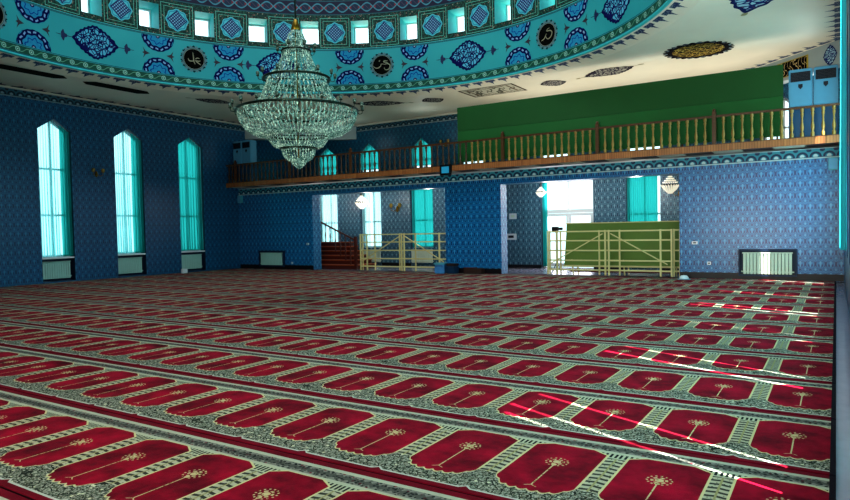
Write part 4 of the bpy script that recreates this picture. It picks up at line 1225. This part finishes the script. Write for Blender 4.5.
for rr_, z_ in ((.29, 5.06), (.66, 4.50), (1.21, 3.85), (.37, 3.09), (.60, 3.36)):
    bm = bmesh.new(); torus(bm, rr_, .026 if rr_ > .4 else .02, (0, 0, z_ - Z0), 64, 8)
    for k in range(4):
        a = PI / 4 + k * PI / 2; bar(bm, (0, 0, z_ - Z0), (rr_ * math.cos(a), rr_ * math.sin(a), z_ - Z0), .02)
    link('ring', bm, M['bronze'], ch, True)
bm = bmesh.new(); tube(bm, [(0, 0, 2.9 - Z0), (0, 0, 5.6 - Z0)], .018, 10); lathe(bm, [(0, 5.72), (.04, 5.68), (.07, 5.58), (.10, 5.49), (.05, 5.45)], (0, 0, -Z0), 14); link('central_stem', bm, M['brass'], ch, True)
bm = bmesh.new(); tube(bm, [(0, 0, 5.70 - Z0), (0, 0, 15.3 - Z0)], .016, 8); link('suspension_rod', bm, M['bronze'], ch)
bulb0 = None; arm0 = None
for rr_, z_, n in ((.29, 5.06, 8), (.66, 4.50, 12), (1.21, 3.85, 20)):
    for k in range(n):
        a = 2 * PI * (k + .5) / n
        if arm0 is None:
            bm = bmesh.new(); tube(bm, [(0, 0, 0), (.05, 0, -.035), (.10, 0, -.02), (.11, 0, .03)], .008, 6); lathe(bm, [(0, .03), (.03, .035), (.035, .05), (0, .05)], (.11, 0, 0), 8)
            arm0 = link('lamp_arm', bm, M['bronze'], ch, True); ar = arm0
            bm = bmesh.new(); lathe(bm, [(0, .05), (.022, .055), (.036, .09), (.03, .125), (.0, .145)], (.11, 0, 0), 10); bulb0 = link('lamp_globe', bm, M['bulb'], arm0, True)
        else:
            ar = arm0.copy(); COL.objects.link(ar); ar.parent = ch
            bu = bulb0.copy(); COL.objects.link(bu); bu.parent = ar
        ar.location = (rr_ * math.cos(a), rr_ * math.sin(a), z_ - Z0); ar.rotation_euler.z = a

# ------------------------------------------------------------------ world, sun, lamps
w = bpy.data.worlds.new('sky'); sc.world = w; w.use_nodes = True; nt = w.node_tree
bg = nt.nodes['Background']; bg.inputs[0].default_value = (.74, .97, 1.0, 1); bg.inputs[1].default_value = 1.7
sd = bpy.data.lights.new('sun', 'SUN'); sd.energy = 42; sd.angle = math.radians(.5); sd.color = (1, .93, .85)
so = bpy.data.objects.new('sun', sd); COL.objects.link(so)
dirv = Vector((-math.cos(math.radians(25)), math.sin(math.radians(25)), -math.tan(math.radians(60.5)))).normalized()
so.rotation_euler = dirv.to_track_quat('-Z', 'Y').to_euler(); so.location = (8, 0, 12)
def area(loc, rot, sx_, sy_, e, col, name='daylight'):  # default name; also carried by added fill lamps that are not daylight
    l = bpy.data.lights.new(name, 'AREA'); l.shape = 'RECTANGLE'; l.size = sx_; l.size_y = sy_; l.energy = e; l.color = col
    o = bpy.data.objects.new(name, l); COL.objects.link(o); o.location = loc; o.rotation_euler = rot; return o
def point(loc, e, col, rad=.3, name='lamp'):  # default name; also carried by added lamps that have no fixture
    l = bpy.data.lights.new(name, 'POINT'); l.energy = e; l.color = col; l.shadow_soft_size = rad
    o = bpy.data.objects.new(name, l); COL.objects.link(o); o.location = loc; return o
# daylight entering by the right wall windows (one-sided, facing into the hall)
for a, b in rw_y: area((XR - .02, (a + b) / 2, 2.7), (0, PI / 2, 0), 3.6, 1.0, 45, (.75, .93, 1))
area((CX, CY, 12.5), (0, 0, 0), 7, 7, 700, (.80, .95, 1))  # fill lamp added inside the dome out of view, not real daylight
area((-4.5, -2.6, 2.9), (PI / 2, 0, 0), 12, 3.5, 190, (.95, .98, .9))  # frontal fill added behind the camera, where the wall has no window
# added uplight behind the camera, unseen, imitating sunlit floor bounce on the ceiling
o = area((-3.5, -1.5, .5), (0, 0, 0), 4, 2, 420, (.98, .95, .84)); o.rotation_euler = Vector((-.12, .85, .5)).to_track_quat('-Z', 'Y').to_euler(); o.data.spread = math.radians(100)
for x in (-17.5, -15.0, -12.2, -7.75, -5.0): point((x, 19.6, 2.5), 40, (1, .93, .88), .12)  # some hang near the pendants, the rest are added to brighten the corridor
area((-7.65, D2 + .8, 1.5), (-PI / 2, 0, 0), 2.2, 3.2, 110, (.92, .86, 1))
for x in (-8.3, -6.1, -3.9, -2.0): area((x, 19.0, ZS + .25), (PI, 0, 0), 1.8, 2.2, 26, (1, .93, .80))  # uplights added out of sight behind the green screen to brighten the ceiling
for x in (-16, -12.4): point((x, 19.6, 5.0), 6, (.8, .95, 1), .15)  # added lamps without fixtures, lifting the left part of the gallery
point((-.6, 19.5, 4.9), 26, (1, .95, .88), .12)  # another added lamp without a fixture, for the right gallery corner

# ------------------------------------------------------------------ camera
f, yaw, pitch, roll, h = 649.42, .5647, -.0318, -.0197, 1.4
fwd = Vector((-math.sin(yaw) * math.cos(pitch), math.cos(yaw) * math.cos(pitch), math.sin(pitch)))
right = Vector((math.cos(yaw), math.sin(yaw), 0)); upv = right.cross(fwd)
r2 = math.cos(roll) * right + math.sin(roll) * upv; u2 = -math.sin(roll) * right + math.cos(roll) * upv
cd = bpy.data.cameras.new('camera'); cd.sensor_width = 36; cd.lens = f / 850 * 36; cd.clip_start = .02; cd.clip_end = 200
co = bpy.data.objects.new('camera', cd); COL.objects.link(co)
mt = Matrix((r2, u2, -fwd)).transposed().to_4x4(); mt.translation = (0, 0, h); co.matrix_world = mt
sc.camera = co
sc.view_settings.view_transform = 'Standard'; sc.view_settings.look = 'Medium High Contrast'; sc.view_settings.exposure = 0.05
sc.cycles.max_bounces = 8; sc.cycles.transparent_max_bounces = 12; sc.cycles.sample_clamp_indirect = 6
